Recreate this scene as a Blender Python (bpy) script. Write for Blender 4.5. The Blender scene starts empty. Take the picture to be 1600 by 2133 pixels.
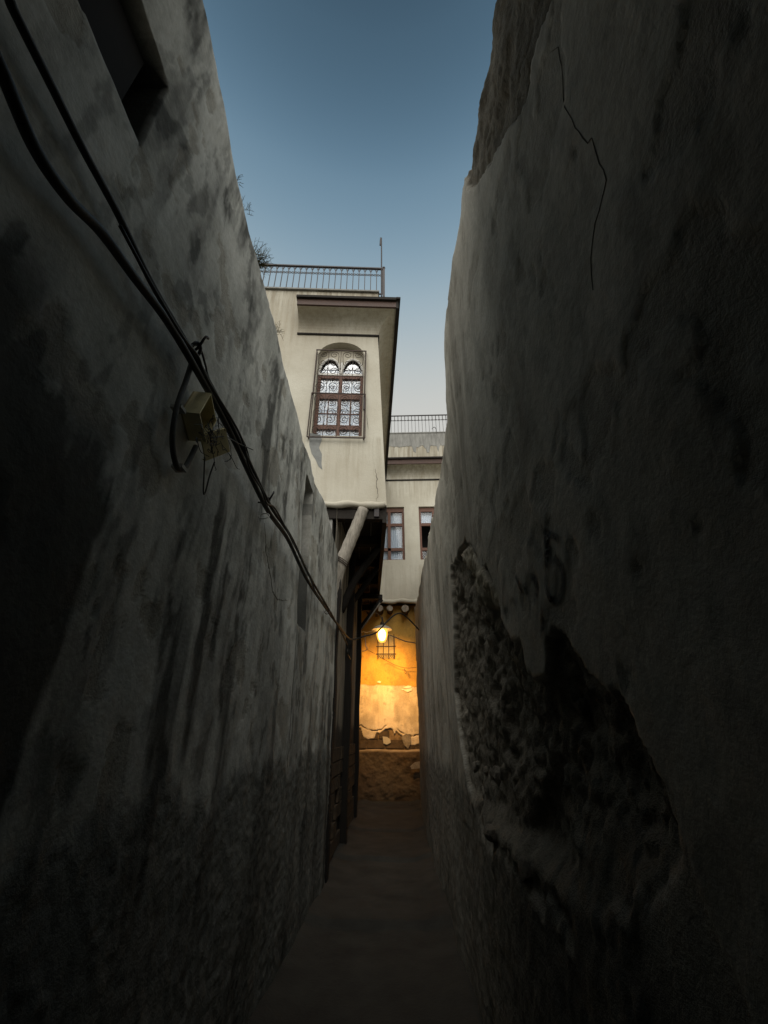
import bpy, bmesh, math, random
import numpy as np
from mathutils import Vector, Matrix

R = math.radians
scene = bpy.context.scene
col = scene.collection

# ------------------------------------------------------------------ camera
CAM = Vector((0, 0, 1.6))
PITCH, YAW, FPX = 27.0, 1.94, 900.0
cd = bpy.data.cameras.new("camera")
cam = bpy.data.objects.new("camera", cd)
col.objects.link(cam)
cam.location = CAM
cam.rotation_euler = (R(90 + PITCH), 0, R(YAW))
cd.sensor_fit = 'HORIZONTAL'
cd.sensor_width = 36.0
cd.lens = 36.0 * FPX / 1600.0
cd.clip_start = 0.02
cd.clip_end = 2000
scene.camera = cam
CR = cam.rotation_euler.to_matrix()

# ------------------------------------------------------------------ world (dusk sky, no direct sun in the alley)
SUN_EL, SUN_ROT = 47.0, 180.0          # soft broad evening skylight from behind the viewer, along the alley
w = bpy.data.worlds.new("World")
scene.world = w
w.use_nodes = True
nt = w.node_tree
nt.nodes.clear()
wo = nt.nodes.new('ShaderNodeOutputWorld')
bg = nt.nodes.new('ShaderNodeBackground')
sk = nt.nodes.new('ShaderNodeTexSky')
sk.sky_type = 'NISHITA'
sk.sun_disc = False
sk.sun_elevation = R(SUN_EL)
sk.sun_rotation = R(SUN_ROT)
sk.dust_density = 2.0
SKY_STRENGTH, SKY_SHARE = 0.05, 0.25
bg.inputs['Strength'].default_value = SKY_STRENGTH
# evening haze: the clear dome pales evenly towards the horizon all round
tc = nt.nodes.new('ShaderNodeTexCoord'); sx = nt.nodes.new('ShaderNodeSeparateXYZ'); hz = nt.nodes.new('ShaderNodeValToRGB')
nt.links.new(tc.outputs['Generated'], sx.inputs[0]); nt.links.new(sx.outputs['Z'], hz.inputs['Fac'])
hz.color_ramp.interpolation = 'B_SPLINE'
stops = [(0.0, (.80, .78, .72)), (.58, (.80, .78, .72)), (.68, (.74, .75, .70)), (.80, (.40, .55, .64)), (.90, (.165, .295, .41)), (.965, (.052, .108, .155)), (1.0, (.037, .078, .118))]
while len(hz.color_ramp.elements) < len(stops): hz.color_ramp.elements.new(.5)
for e, (p_, c_) in zip(hz.color_ramp.elements, stops): e.position = p_
for e, (p_, c_) in zip(hz.color_ramp.elements, stops): e.color = (*c_, 1)
va = nt.nodes.new('ShaderNodeVectorMath'); va.operation = 'SCALE'; va.inputs['Scale'].default_value = (1 - SKY_SHARE) / SKY_STRENGTH
vb = nt.nodes.new('ShaderNodeVectorMath'); vb.operation = 'SCALE'; vb.inputs['Scale'].default_value = SKY_SHARE
vc = nt.nodes.new('ShaderNodeVectorMath'); vc.operation = 'ADD'
nt.links.new(hz.outputs['Color'], va.inputs[0]); nt.links.new(sk.outputs[0], vb.inputs[0])
nt.links.new(va.outputs[0], vc.inputs[0]); nt.links.new(vb.outputs[0], vc.inputs[1])
nt.links.new(vc.outputs[0], bg.inputs['Color'])
nt.links.new(bg.outputs[0], wo.inputs['Surface'])
sd = bpy.data.lights.new("sun", 'SUN'); sd.energy = 3.1; sd.angle = R(64); sd.color = (1.0, .95, .87)
sun = bpy.data.objects.new("sun", sd); col.objects.link(sun); sun.location = (3, -20, 14)
SV = Vector((math.sin(R(SUN_ROT)) * math.cos(R(SUN_EL)), math.cos(R(SUN_ROT)) * math.cos(R(SUN_EL)), math.sin(R(SUN_EL))))
sun.rotation_euler = SV.to_track_quat('Z', 'Y').to_euler()

scene.view_settings.view_transform = 'Standard'
scene.view_settings.look = 'None'
scene.view_settings.exposure = 0.0
scene.view_settings.gamma = 1.0
scene.cycles.use_denoising = True
scene.cycles.max_bounces = 6
scene.cycles.diffuse_bounces = 4
scene.cycles.glossy_bounces = 2
scene.cycles.transparent_max_bounces = 8
scene.cycles.sample_clamp_indirect = 4.0
scene.cycles.caustics_reflective = False
scene.cycles.caustics_refractive = False

# ------------------------------------------------------------------ measuring helpers (photo ray -> point on a real plane)
def ray(u, v):
    return CR @ Vector(((u - 800) / FPX, (1066.5 - v) / FPX, -1.0))
def on_x(u, v, X):
    d = ray(u, v); t = (X - CAM.x) / d.x
    return CAM + d * t
def on_y(u, v, Y):
    d = ray(u, v); t = (Y - CAM.y) / d.y
    return CAM + d * t
def on_z(u, v, Z):
    d = ray(u, v); t = (Z - CAM.z) / d.z
    return CAM + d * t

# ------------------------------------------------------------------ noise
_tabs = {}
def vnoise(x, y, seed=0):
    if seed not in _tabs:
        _tabs[seed] = np.random.RandomState(seed).rand(256, 256)
    T = _tabs[seed]
    x = np.asarray(x, float); y = np.asarray(y, float)
    xi = np.floor(x).astype(int); yi = np.floor(y).astype(int)
    fx = x - xi; fy = y - yi
    fx = fx * fx * (3 - 2 * fx); fy = fy * fy * (3 - 2 * fy)
    a = T[xi % 256, yi % 256]; b = T[(xi + 1) % 256, yi % 256]
    c = T[xi % 256, (yi + 1) % 256]; d = T[(xi + 1) % 256, (yi + 1) % 256]
    return (a * (1 - fx) + b * fx) * (1 - fy) + (c * (1 - fx) + d * fx) * fy
def fbm(x, y, oct=4, seed=0, gain=0.5):
    s = 0; a = 1; n = 0
    for k in range(oct):
        s = s + a * vnoise(x * 2 ** k + 17.3 * k, y * 2 ** k + 5.1 * k, seed + k)
        n += a; a *= gain
    return s / n
def sstep(a, b, x):
    t = np.clip((np.asarray(x, float) - a) / (b - a), 0, 1)
    return t * t * (3 - 2 * t)
def in_poly(px, py, poly):
    inside = np.zeros(px.shape, bool); n = len(poly); j = n - 1
    for i in range(n):
        xi, yi = poly[i]; xj, yj = poly[j]
        c = ((yi > py) != (yj > py)) & (px < (xj - xi) * (py - yi) / (yj - yi + 1e-12) + xi)
        inside ^= c; j = i
    return inside
def poly_dist(px, py, poly, closed=True):
    best = np.full(px.shape, 1e9); n = len(poly)
    for i in range(n if closed else n - 1):
        ax, ay = poly[i]; bx, by = poly[(i + 1) % n]
        dx, dy = bx - ax, by - ay
        t = np.clip(((px - ax) * dx + (py - ay) * dy) / (dx * dx + dy * dy + 1e-12), 0, 1)
        best = np.minimum(best, np.hypot(px - ax - t * dx, py - ay - t * dy))
    return best

# ------------------------------------------------------------------ materials
def new_mat(name):
    m = bpy.data.materials.new(name); m.use_nodes = True
    n = m.node_tree; n.nodes.clear()
    o = n.nodes.new('ShaderNodeOutputMaterial')
    b = n.nodes.new('ShaderNodeBsdfPrincipled')
    n.links.new(b.outputs[0], o.inputs[0])
    return m, n, b
def N(n, t, **kw):
    k = n.nodes.new(t)
    for a, v in kw.items():
        if hasattr(k, a) and a not in k.inputs:
            setattr(k, a, v)
        else:
            k.inputs[a].default_value = v
    return k
def noise(n, vec, scale, detail=4, rough=0.6):
    k = n.nodes.new('ShaderNodeTexNoise')
    k.inputs['Scale'].default_value = scale; k.inputs['Detail'].default_value = detail
    k.inputs['Roughness'].default_value = rough
    n.links.new(vec, k.inputs['Vector'])
    return k.outputs['Fac']
def maprange(n, val, a, b, c, d):
    k = n.nodes.new('ShaderNodeMapRange')
    k.inputs[1].default_value = a; k.inputs[2].default_value = b
    k.inputs[3].default_value = c; k.inputs[4].default_value = d
    n.links.new(val, k.inputs[0]); return k.outputs[0]
def math_(n, op, a, b):
    k = n.nodes.new('ShaderNodeMath'); k.operation = op
    for i, q in enumerate((a, b)):
        if isinstance(q, (int, float)): k.inputs[i].default_value = q
        else: n.links.new(q, k.inputs[i])
    return k.outputs[0]
def mix(n, fac, a, b, blend='MIX'):
    k = n.nodes.new('ShaderNodeMix'); k.data_type = 'RGBA'; k.blend_type = blend
    for sock, q in ((k.inputs[0], fac), (k.inputs[6], a), (k.inputs[7], b)):
        if isinstance(q, (int, float)): sock.default_value = q
        elif isinstance(q, tuple): sock.default_value = (*q, 1)
        else: n.links.new(q, sock)
    return k.outputs[2]
def bump(n, h, strength, dist, b):
    k = n.nodes.new('ShaderNodeBump')
    k.inputs['Strength'].default_value = strength; k.inputs['Distance'].default_value = dist
    n.links.new(h, k.inputs['Height']); n.links.new(k.outputs[0], b.inputs['Normal'])
def coords(n, scale=None):
    t = n.nodes.new('ShaderNodeTexCoord')
    if scale is None: return t.outputs['Object']
    m = n.nodes.new('ShaderNodeMapping'); m.inputs['Scale'].default_value = scale
    n.links.new(t.outputs['Object'], m.inputs['Vector']); return m.outputs[0]

def masked_wall(name, base, base2, stain, mud, mud2, dado, paint=None, rough=0.9):
    """plaster whose wear is read from the sheet's own 'wear' attribute: R stain and painted shade, G bare core, B dado render, A second coat"""
    m, n, b = new_mat(name)
    v = coords(n); vs = coords(n, (2.6, 2.6, 0.4))
    at = N(n, 'ShaderNodeAttribute', attribute_name='wear_shade')
    sp = n.nodes.new('ShaderNodeSeparateColor'); n.links.new(at.outputs['Color'], sp.inputs[0])
    big = noise(n, v, 1.6, 5, 0.65); fine = noise(n, v, 38, 6, 0.7); strk = noise(n, vs, 2.2, 5, 0.65)
    c = mix(n, maprange(n, big, 0.35, 0.68, 0, 1), base, base2)
    c = mix(n, maprange(n, strk, 0.45, 0.75, 0, 0.28), c, stain)
    if paint: c = mix(n, at.outputs['Alpha'], c, paint)
    c = mix(n, sp.outputs[2], c, mix(n, maprange(n, noise(n, v, 7, 5), .35, .7, 0, 1), dado, tuple(q * .55 for q in dado)))
    mudc = mix(n, maprange(n, noise(n, v, 9, 6, .75), 0.33, 0.7, 0, 1), mud, mud2)
    c = mix(n, sp.outputs[1], c, mudc)
    c = mix(n, sp.outputs[0], c, stain)
    c = mix(n, 0.5, c, mix(n, maprange(n, fine, .3, .7, 0, 1), (0.35, 0.35, 0.35), (0.66, 0.66, 0.66)), 'OVERLAY')
    n.links.new(c, b.inputs['Base Color'])
    b.inputs['Roughness'].default_value = rough; b.inputs['Specular IOR Level'].default_value = 0.25
    # relief: fine everywhere, coarse grit on dado and bare core
    gr = noise(n, v, 85, 4, .7)
    g2 = math_(n, 'MULTIPLY', gr, math_(n, 'ADD', math_(n, 'MULTIPLY', sp.outputs[2], 2.2), math_(n, 'MULTIPLY', sp.outputs[1], 2.6)))
    h = math_(n, 'ADD', math_(n, 'ADD', math_(n, 'MULTIPLY', fine, .7), math_(n, 'MULTIPLY', noise(n, v, 9, 5), 1.3)), g2)
    bump(n, h, .42, .012, b)
    return m

def simple(name, c1, c2, scale=12, rough=.8, bscale=60, bstr=.3, stretch=None, metal=0.0, spec=.3):
    m, n, b = new_mat(name)
    v = coords(n, stretch) if stretch else coords(n)
    f = maprange(n, noise(n, v, scale, 5, .65), .32, .7, 0, 1)
    n.links.new(mix(n, f, c1, c2), b.inputs['Base Color'])
    b.inputs['Roughness'].default_value = rough; b.inputs['Metallic'].default_value = metal
    b.inputs['Specular IOR Level'].default_value = spec
    if bstr: bump(n, noise(n, v, bscale, 4, .65), bstr, .01, b)
    return m

M = {}
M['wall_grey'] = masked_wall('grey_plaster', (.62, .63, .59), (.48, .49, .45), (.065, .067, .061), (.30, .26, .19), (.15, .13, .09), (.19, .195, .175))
M['wall_tan'] = masked_wall('tan_plaster', (.60, .565, .485), (.48, .45, .38), (.20, .185, .15), (.32, .285, .225), (.15, .13, .10), (.185, .17, .14), paint=(.60, .53, .40))
M['wall_far'] = masked_wall('far_plaster', (.74, .66, .53), (.66, .58, .45), (.10, .075, .045), (.30, .22, .13), (.13, .09, .05), (.105, .075, .045), paint=(.54, .31, .035))
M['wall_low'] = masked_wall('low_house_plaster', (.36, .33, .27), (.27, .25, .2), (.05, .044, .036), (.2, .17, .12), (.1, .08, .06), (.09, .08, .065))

def cream_mat():
    m, n, b = new_mat('cream_plaster')
    v = coords(n); vs = coords(n, (4, 4, .5))
    c = mix(n, maprange(n, noise(n, v, 1.3, 5, .6), .35, .7, 0, 1), (.555, .54, .465), (.455, .435, .365))
    c = mix(n, maprange(n, noise(n, vs, 1.5, 5, .7), .55, .8, 0, .45), c, (.30, .25, .17))
    c = mix(n, maprange(n, noise(n, v, 55, 4), .3, .72, 0, .25), c, (.38, .34, .25))
    c = mix(n, maprange(n, noise(n, v, .55, 3, .5), .40, .64, 0, .5), c, (.36, .32, .245))
    sp = n.nodes.new('ShaderNodeSeparateXYZ'); n.links.new(coords(n), sp.inputs[0])
    vr = coords(n, (7, 7, .45))
    run = math_(n, 'MULTIPLY', maprange(n, noise(n, vr, 1.3, 5, .7), .40, .62, 0, .8), maprange(n, sp.outputs['Z'], 9.45, 10.35, 0, 1))
    c = mix(n, run, c, (.17, .145, .105))
    sill = math_(n, 'MULTIPLY', math_(n, 'MULTIPLY', maprange(n, sp.outputs['Z'], 6.36, 6.44, 1, 0), maprange(n, sp.outputs['Z'], 5.0, 6.3, .15, 1)), maprange(n, noise(n, vr, 1.1, 5, .7), .47, .66, 0, .5))
    c = mix(n, sill, c, (.27, .235, .17))
    bead = math_(n, 'MULTIPLY', maprange(n, sp.outputs['Z'], 8.55, 9.0, 0, 1), maprange(n, noise(n, vr, 1.7, 5, .7), .42, .66, 0, .5))
    c = mix(n, bead, c, (.30, .26, .19))
    n.links.new(c, b.inputs['Base Color']); b.inputs['Roughness'].default_value = .92
    b.inputs['Specular IOR Level'].default_value = .2
    h = math_(n, 'ADD', noise(n, v, 70, 4), math_(n, 'MULTIPLY', noise(n, v, 6, 4), 2.0))
    bump(n, h, .35, .012, b)
    return m
M['cream'] = cream_mat()
M['streaked_cream'] = simple('rain_streaked_cream', (.55, .50, .40), (.26, .23, .18), 1.6, .95, 50, .3, (5, 5, .7))
M['old_cement'] = simple('weathered_cement', (.30, .30, .28), (.16, .16, .15), 3.0, .95, 50, .5, (4, 4, .8))
M['cement'] = simple('grey_cement', (.24, .25, .24), (.17, .175, .17), 9, .95, 80, .5)
M['brown_wood'] = simple('brown_painted_wood', (.08, .043, .031), (.045, .027, .021), 6, .6, 40, .3, (1.5, 8, 8))
M['window_wood'] = simple('reddish_window_wood', (.155, .075, .05), (.10, .05, .036), 6, .6, 40, .3, (1.5, 8, 8))
M['dark_wood'] = simple('tarred_wood', (.022, .018, .014), (.012, .010, .008), 5, .85, 30, .6, (8, 1, 8))
M['plank'] = simple('smoked_planks', (.075, .055, .038), (.04, .03, .02), 5, .85, 30, .7, (9, .7, 9))
M['grey_log'] = simple('weathered_log', (.36, .33, .28), (.17, .155, .13), 5, .9, 26, .9, (9, 9, 1.2))
M['log_end'] = simple('cut_log_end', (.27, .235, .185), (.14, .12, .09), 9, .9, 30, .6)
M['post'] = simple('dark_post_timber', (.020, .017, .014), (.011, .0095, .008), 4, .85, 30, .6, (9, 9, .8))
M['iron'] = simple('dark_iron', (.02, .022, .028), (.045, .035, .03), 30, .55, 90, .2, None, .4, .4)
M['rust_iron'] = simple('rusty_iron', (.06, .035, .025), (.025, .02, .018), 30, .7, 90, .3, None, .3, .4)
M['cable'] = simple('black_rubber', (.012, .013, .012), (.022, .023, .02), 14, .5, 60, .15, None, 0, .45)
M['conduit'] = simple('grey_conduit', (.12, .125, .12), (.07, .072, .07), 14, .55, 60, .1)
M['tie'] = simple('pale_tie', (.5, .5, .47), (.35, .35, .32), 30, .6, 60, .1)
M['box'] = simple('yellowed_plastic', (.80, .70, .40), (.62, .54, .30), 16, .5, 50, .15)
M['box_in'] = simple('box_inside', (.42, .34, .16), (.28, .22, .11), 16, .6, 50, .15)
M['white'] = simple('white_tracery', (.75, .74, .70), (.6, .59, .55), 14, .7, 60, .15)
M['curtain'] = simple('pale_curtain', (.80, .86, .92), (.68, .74, .82), 5, .9, 40, .3, (6, 6, 1))
M['dark_room'] = simple('unlit_room', (.006, .006, .006), (.012, .011, .010), 4, .9, 20, 0)
M['stone'] = simple('dark_stone', (.115, .085, .055), (.05, .038, .026), 9, .95, 30, .9)
M['rubble'] = simple('mud_rubble', (.34, .305, .245), (.17, .15, .12), 11, .95, 40, 1.0)
M['weed'] = simple('dry_weed', (.09, .085, .04), (.14, .12, .06), 30, .9, 30, 0)
M['ground'] = simple('alley_concrete', (.055, .053, .045), (.028, .027, .023), 2.6, .9, 45, .6)
M['earth'] = simple('outer_earth', (.16, .14, .1), (.1, .09, .07), 1.5, .95, 20, .4)
M['crack'] = simple('crack_gap', (.11, .10, .083), (.18, .165, .137), 30, 1, 20, 0)
M['flake'] = simple('bare_white_flake', (.8, .78, .7), (.7, .66, .58), 20, .9, 60, .2)
M['shade_metal'] = simple('enamel_shade', (.55, .5, .42), (.42, .36, .28), 20, .45, 60, .1)

def glass_mat():
    m = bpy.data.materials.new('window_glass'); m.use_nodes = True
    n = m.node_tree; n.nodes.clear()
    o = n.nodes.new('ShaderNodeOutputMaterial'); mx = n.nodes.new('ShaderNodeMixShader')
    tr = n.nodes.new('ShaderNodeBsdfTransparent'); gl = n.nodes.new('ShaderNodeBsdfGlossy')
    gl.inputs['Roughness'].default_value = .06; tr.inputs[0].default_value = (.96, .98, 1, 1)
    fr = n.nodes.new('ShaderNodeFresnel'); fr.inputs[0].default_value = 1.4
    bm = n.nodes.new('ShaderNodeBump'); bm.inputs['Strength'].default_value = .12; bm.inputs['Distance'].default_value = .02
    n.links.new(noise(n, coords(n), 3.5, 2), bm.inputs['Height']); n.links.new(bm.outputs[0], gl.inputs['Normal'])
    n.links.new(math_(n, 'MULTIPLY', fr.outputs[0], .8), mx.inputs[0]); n.links.new(tr.outputs[0], mx.inputs[1])
    n.links.new(gl.outputs[0], mx.inputs[2]); n.links.new(mx.outputs[0], o.inputs[0])
    return m
M['glass'] = glass_mat()
def glow_mat(name, colour, strength, clear):
    m = bpy.data.materials.new(name); m.use_nodes = True
    n = m.node_tree; n.nodes.clear()
    o = n.nodes.new('ShaderNodeOutputMaterial'); e = n.nodes.new('ShaderNodeEmission')
    e.inputs['Color'].default_value = (*colour, 1); e.inputs['Strength'].default_value = strength
    if clear:
        t = n.nodes.new('ShaderNodeBsdfTransparent'); a = n.nodes.new('ShaderNodeAddShader'); t.inputs[0].default_value = (clear, clear * .9, clear * .7, 1)
        n.links.new(e.outputs[0], a.inputs[0]); n.links.new(t.outputs[0], a.inputs[1]); n.links.new(a.outputs[0], o.inputs[0])
    else: n.links.new(e.outputs[0], o.inputs[0])
    return m
M['bulb'] = glow_mat('lit_bulb', (1, .6, .22), 12, 0)
M['glow'] = glow_mat('lit_globe', (1, .46, .07), .95, .8)
def spray_mat():
    m, n, b = new_mat('black_spray_paint')
    at = N(n, 'ShaderNodeAttribute', attribute_name='spray')
    b.inputs['Base Color'].default_value = (.03, .033, .03, 1); b.inputs['Roughness'].default_value = .7
    a = math_(n, 'MULTIPLY', at.outputs['Fac'], maprange(n, noise(n, coords(n), 55, 4, .7), .3, .6, .45, 1))
    n.links.new(a, b.inputs['Alpha']); return m
M['spray'] = spray_mat()

# ------------------------------------------------------------------ object helpers
W = {}
def tag(o, label, cat=None, group=None, kind=None):
    if label: o['label'] = label
    if cat: o['category'] = cat
    if group: o['group'] = group
    if kind: o['kind'] = kind
    return o
def empty(name, loc, label, cat, group=None):
    o = bpy.data.objects.new(name, None); col.objects.link(o)
    o.location = loc; W[o.name] = Vector(loc); o.empty_display_size = .2
    return tag(o, label, cat, group)
def place(o, parent=None, at=(0, 0, 0)):
    """link o so that its own origin stands at world point 'at' """
    at = Vector(at); W[o.name] = at
    if parent is not None:
        o.parent = parent; o.location = at - W[parent.name]
    else:
        o.location = at
    col.objects.link(o)
    return o
def link_mesh(name, me, mat, parent=None, at=(0, 0, 0), rot=None):
    if mat is not None and not me.materials: me.materials.append(mat)
    o = bpy.data.objects.new(name, me)
    if rot is not None: o.rotation_euler = rot
    return place(o, parent, at)

class MB:
    def __init__(s, T=None): s.v = []; s.f = []; s.T = T
    def p(s, *a):
        q = Vector(a[0] if len(a) == 1 else a)
        s.v.append(s.T(q) if s.T else q); return len(s.v) - 1
    def face(s, pts): s.f.append([s.p(q) for q in pts])
    def hexa(s, c):
        i = [s.p(q) for q in c]
        for f in ((0, 3, 2, 1), (4, 5, 6, 7), (0, 1, 5, 4), (1, 2, 6, 5), (2, 3, 7, 6), (3, 0, 4, 7)):
            s.f.append([i[k] for k in f])
    def box(s, a, b):
        (x0, y0, z0), (x1, y1, z1) = a, b
        s.hexa([(x0, y0, z0), (x1, y0, z0), (x1, y1, z0), (x0, y1, z0), (x0, y0, z1), (x1, y0, z1), (x1, y1, z1), (x0, y1, z1)])
        return s
    def bar(s, a, b, wd, ht, up=(0, 0, 1)):
        a, b = Vector(a), Vector(b); d = (b - a).normalized(); up = Vector(up)
        x = d.cross(up)
        if x.length < 1e-4: x = d.cross(Vector((0, 1, 0)))
        x.normalize(); y = x.cross(d)
        c = [e + x * (i * wd / 2) + y * (j * ht / 2) for e in (a, b) for i, j in ((-1, -1), (1, -1), (1, 1), (-1, 1))]
        s.hexa(c); return s
    def tube(s, pts, r, n=8, cap=True):
        pts = [Vector(q) for q in pts]; rr = r if isinstance(r, (list, tuple)) else [r] * len(pts)
        prev = None; rings = []
        for k, q in enumerate(pts):
            d = (pts[min(k + 1, len(pts) - 1)] - pts[max(k - 1, 0)])
            if d.length < 1e-9: d = Vector((0, 0, 1))
            d.normalize()
            if prev is None:
                x = d.cross(Vector((0, 0, 1)))
                if x.length < 1e-3: x = d.cross(Vector((0, 1, 0)))
            else:
                x = prev - d * prev.dot(d)
            x.normalize(); prev = x; y = d.cross(x)
            rings.append([s.p(q + (x * math.cos(2 * math.pi * i / n) + y * math.sin(2 * math.pi * i / n)) * rr[k]) for i in range(n)])
        for a, b in zip(rings, rings[1:]):
            for i in range(n): s.f.append([a[i], a[(i + 1) % n], b[(i + 1) % n], b[i]])
        if cap: s.f.append(rings[0][::-1]); s.f.append(rings[-1])
        return s
    def lathe(s, prof, c=(0, 0, 0), n=24):
        rings = [[s.p(c[0] + r * math.cos(2 * math.pi * i / n), c[1] + r * math.sin(2 * math.pi * i / n), c[2] + z) for i in range(n)] for r, z in prof]
        for a, b in zip(rings, rings[1:]):
            for i in range(n): s.f.append([a[i], a[(i + 1) % n], b[(i + 1) % n], b[i]])
        return s
    def mesh(s, name, smooth=False):
        me = bpy.data.meshes.new(name); me.from_pydata([tuple(q) for q in s.v], [], s.f)
        me.update()
        bm = bmesh.new(); bm.from_mesh(me); bmesh.ops.recalc_face_normals(bm, faces=bm.faces); bm.to_mesh(me); bm.free()
        if smooth:
            for p in me.polygons: p.use_smooth = True
        return me
    def build(s, name, mat, parent=None, smooth=False):
        return link_mesh(name, s.mesh(name, smooth), M[mat] if isinstance(mat, str) else mat, parent)

def bez(pts, n=10):
    """smooth path through points (Catmull-Rom)"""
    P = [Vector(q) for q in pts]; P = [P[0] * 2 - P[1]] + P + [P[-1] * 2 - P[-2]]; out = []
    for i in range(1, len(P) - 2):
        for k in range(n):
            t = k / n; a, b, c, d = P[i - 1:i + 3]
            out.append(.5 * ((2 * b) + (c - a) * t + (2 * a - 5 * b + 4 * c - d) * t * t + (3 * b - a - 3 * c + d) * t ** 3))
    out.append(P[-2]); return out

def grid_mesh(name, P, wear_shade, mat, parent=None, flip=False):
    """P: (m, n, 3) points; wear: (m, n, 4)"""
    m, n = P.shape[:2]
    me = bpy.data.meshes.new(name)
    me.vertices.add(m * n); me.vertices.foreach_set('co', P.reshape(-1).astype(np.float32))
    I = np.arange(m * n).reshape(m, n)
    q = np.stack([I[:-1, :-1], I[1:, :-1], I[1:, 1:], I[:-1, 1:]], -1).reshape(-1, 4)
    if flip: q = q[:, ::-1]
    nf = len(q)
    me.loops.add(nf * 4); me.loops.foreach_set('vertex_index', q.reshape(-1).astype(np.int32))
    me.polygons.add(nf); me.polygons.foreach_set('loop_start', np.arange(0, nf * 4, 4, dtype=np.int32))
    me.polygons.foreach_set('use_smooth', np.ones(nf, bool))
    me.update(calc_edges=True)
    at = me.color_attributes.new('wear_shade', 'FLOAT_COLOR', 'POINT')
    at.data.foreach_set('color', np.clip(wear_shade, 0, 1).reshape(-1).astype(np.float32))
    me.validate()
    return link_mesh(name, me, mat, parent)

def spaced(y0, y1, d0, d1):
    out = [y0]
    while out[-1] < y1:
        f = (out[-1] - y0) / (y1 - y0); out.append(out[-1] + d0 + (d1 - d0) * f)
    out[-1] = y1
    return np.array(out)

def ribbon(name, pts, width, mat, parent, normal, off=.0025, jag=0.0, seed=0, surf=None):
    """a crack: a thin jagged tapering strip lying on a surface"""
    rnd = random.Random(seed); nrm = Vector(normal); mb = MB()
    P = []
    pts = [Vector(q) for q in pts]
    for a, b in zip(pts, pts[1:]):
        k = max(2, int((b - a).length / .03))
        for i in range(k): P.append(a.lerp(b, i / k))
    P.append(pts[-1])
    def jit_():
        j = Vector((rnd.uniform(-jag, jag), rnd.uniform(-jag, jag), rnd.uniform(-jag, jag))); return j - nrm * j.dot(nrm)
    P = [q + jit_() for q in P]
    if surf: P = [Vector((surf(q.y, q.z), q.y, q.z)) for q in P]
    L = []
    for i, q in enumerate(P):
        d = (P[min(i + 1, len(P) - 1)] - P[max(i - 1, 0)]).normalized(); sd = d.cross(nrm).normalized()
        wd = width * (.25 + .75 * math.sin(math.pi * (i + .5) / len(P))) * rnd.uniform(.6, 1.3) / 2
        L.append((mb.p(q + sd * wd + nrm * off), mb.p(q - sd * wd + nrm * off), mb.p(q - nrm * .004 + sd * wd), mb.p(q - nrm * .004 - sd * wd)))
    for a, b in zip(L, L[1:]):
        mb.f += [[a[0], a[1], b[1], b[0]], [a[0], b[0], b[2], a[2]], [a[1], a[3], b[3], b[1]]]
    return mb.build(name, mat, parent)

# =================================================================== THE GROUND
gy = spaced(-6.5, 16, .06, .06); gx = np.linspace(-5.5, 3.0, 110)
GX, GY = np.meshgrid(gx, gy, indexing='ij')
GZ = (fbm(GX * 1.3, GY * 1.0, 4, 3) - .5) * .07 + (fbm(GX * 7, GY * 7, 3, 9) - .5) * .012
GZ += .05 * sstep(.25, 0, np.abs(GX + .95)) + .05 * sstep(.25, 0, np.abs(GX - .43))
for ys_ in (5.2, 7.6, 9.6, 11.6): GZ += .035 * sstep(ys_, ys_ + .06, GY + .1 * (fbm(GX * 3, GY * 0, 2, 5) - .5)) - .035 * sstep(ys_ + .06, ys_ + 1.6, GY)
wr = np.zeros(GX.shape + (4,))
tag(grid_mesh('alley_pavement', np.stack([GX, GY, GZ], -1), wr, M['ground']), 'worn grey concrete paving of the narrow alley', kind='structure')
mb = MB(); mb.face([(-150, -150, -.12), (150, -150, -.12), (150, 150, -.12), (-150, 150, -.12)])
tag(mb.build('ground', 'earth'), 'bare earth around the alley', kind='structure')

# =================================================================== LEFT ALLEY WALL
LX = -.925
left = empty('alley_wall', (LX, 3, 0), 'tall grey plaster wall with dark water streaks behind the thick cable run', 'wall')
ys = np.concatenate([np.linspace(-6, .2, 24), spaced(.22, 6.35, .009, .024)])
ss = np.linspace(0, 1, 330)
Y, S = np.meshgrid(ys, ss, indexing='ij')
top = np.interp(Y, [-6, .5, .75, 1.96, 2.6, 3.64, 5.04, 6.35], [4.9, 4.86, 4.8, 4.6, 4.5, 4.4, 4.28, 4.20]) + (fbm(Y * 2.2, Y * 0, 4, 21) - .5) * .14
Z = np.where(S < .9, -.12 + S / .9 * 4.20, 4.08 + (S - .9) / .1 * (top - 4.08))
X = LX + (fbm(Y * .55, Z * .5, 3, 31) - .5) * .12 + (fbm(Y * 3, Z * 2.2, 4, 33) - .5) * .03 + (fbm(Y * 16, Z * 13, 3, 35) - .5) * .003
X -= .10 * sstep(.12, 0, (top - Z)) ** 2
wear_shade = np.zeros(Y.shape + (4,))
# dado of rough cement render, slightly proud
dz = 1.42 + .10 * (fbm(Y * 1.6, Y * 0, 3, 40) - .5) + .5 * (fbm(Y * 4, Z * 3, 3, 41) - .5) * sstep(3.5, 6, Y)
dado = sstep(.10, -.10, Z - dz + .40 * (fbm(Y * 4, Z * 1.5, 5, 46) - .5)); X += .006 * dado
X += dado * (fbm(Y * 40, Z * 34, 2, 44) - .5) * .012
wear_shade[..., 2] = dado * .8
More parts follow.
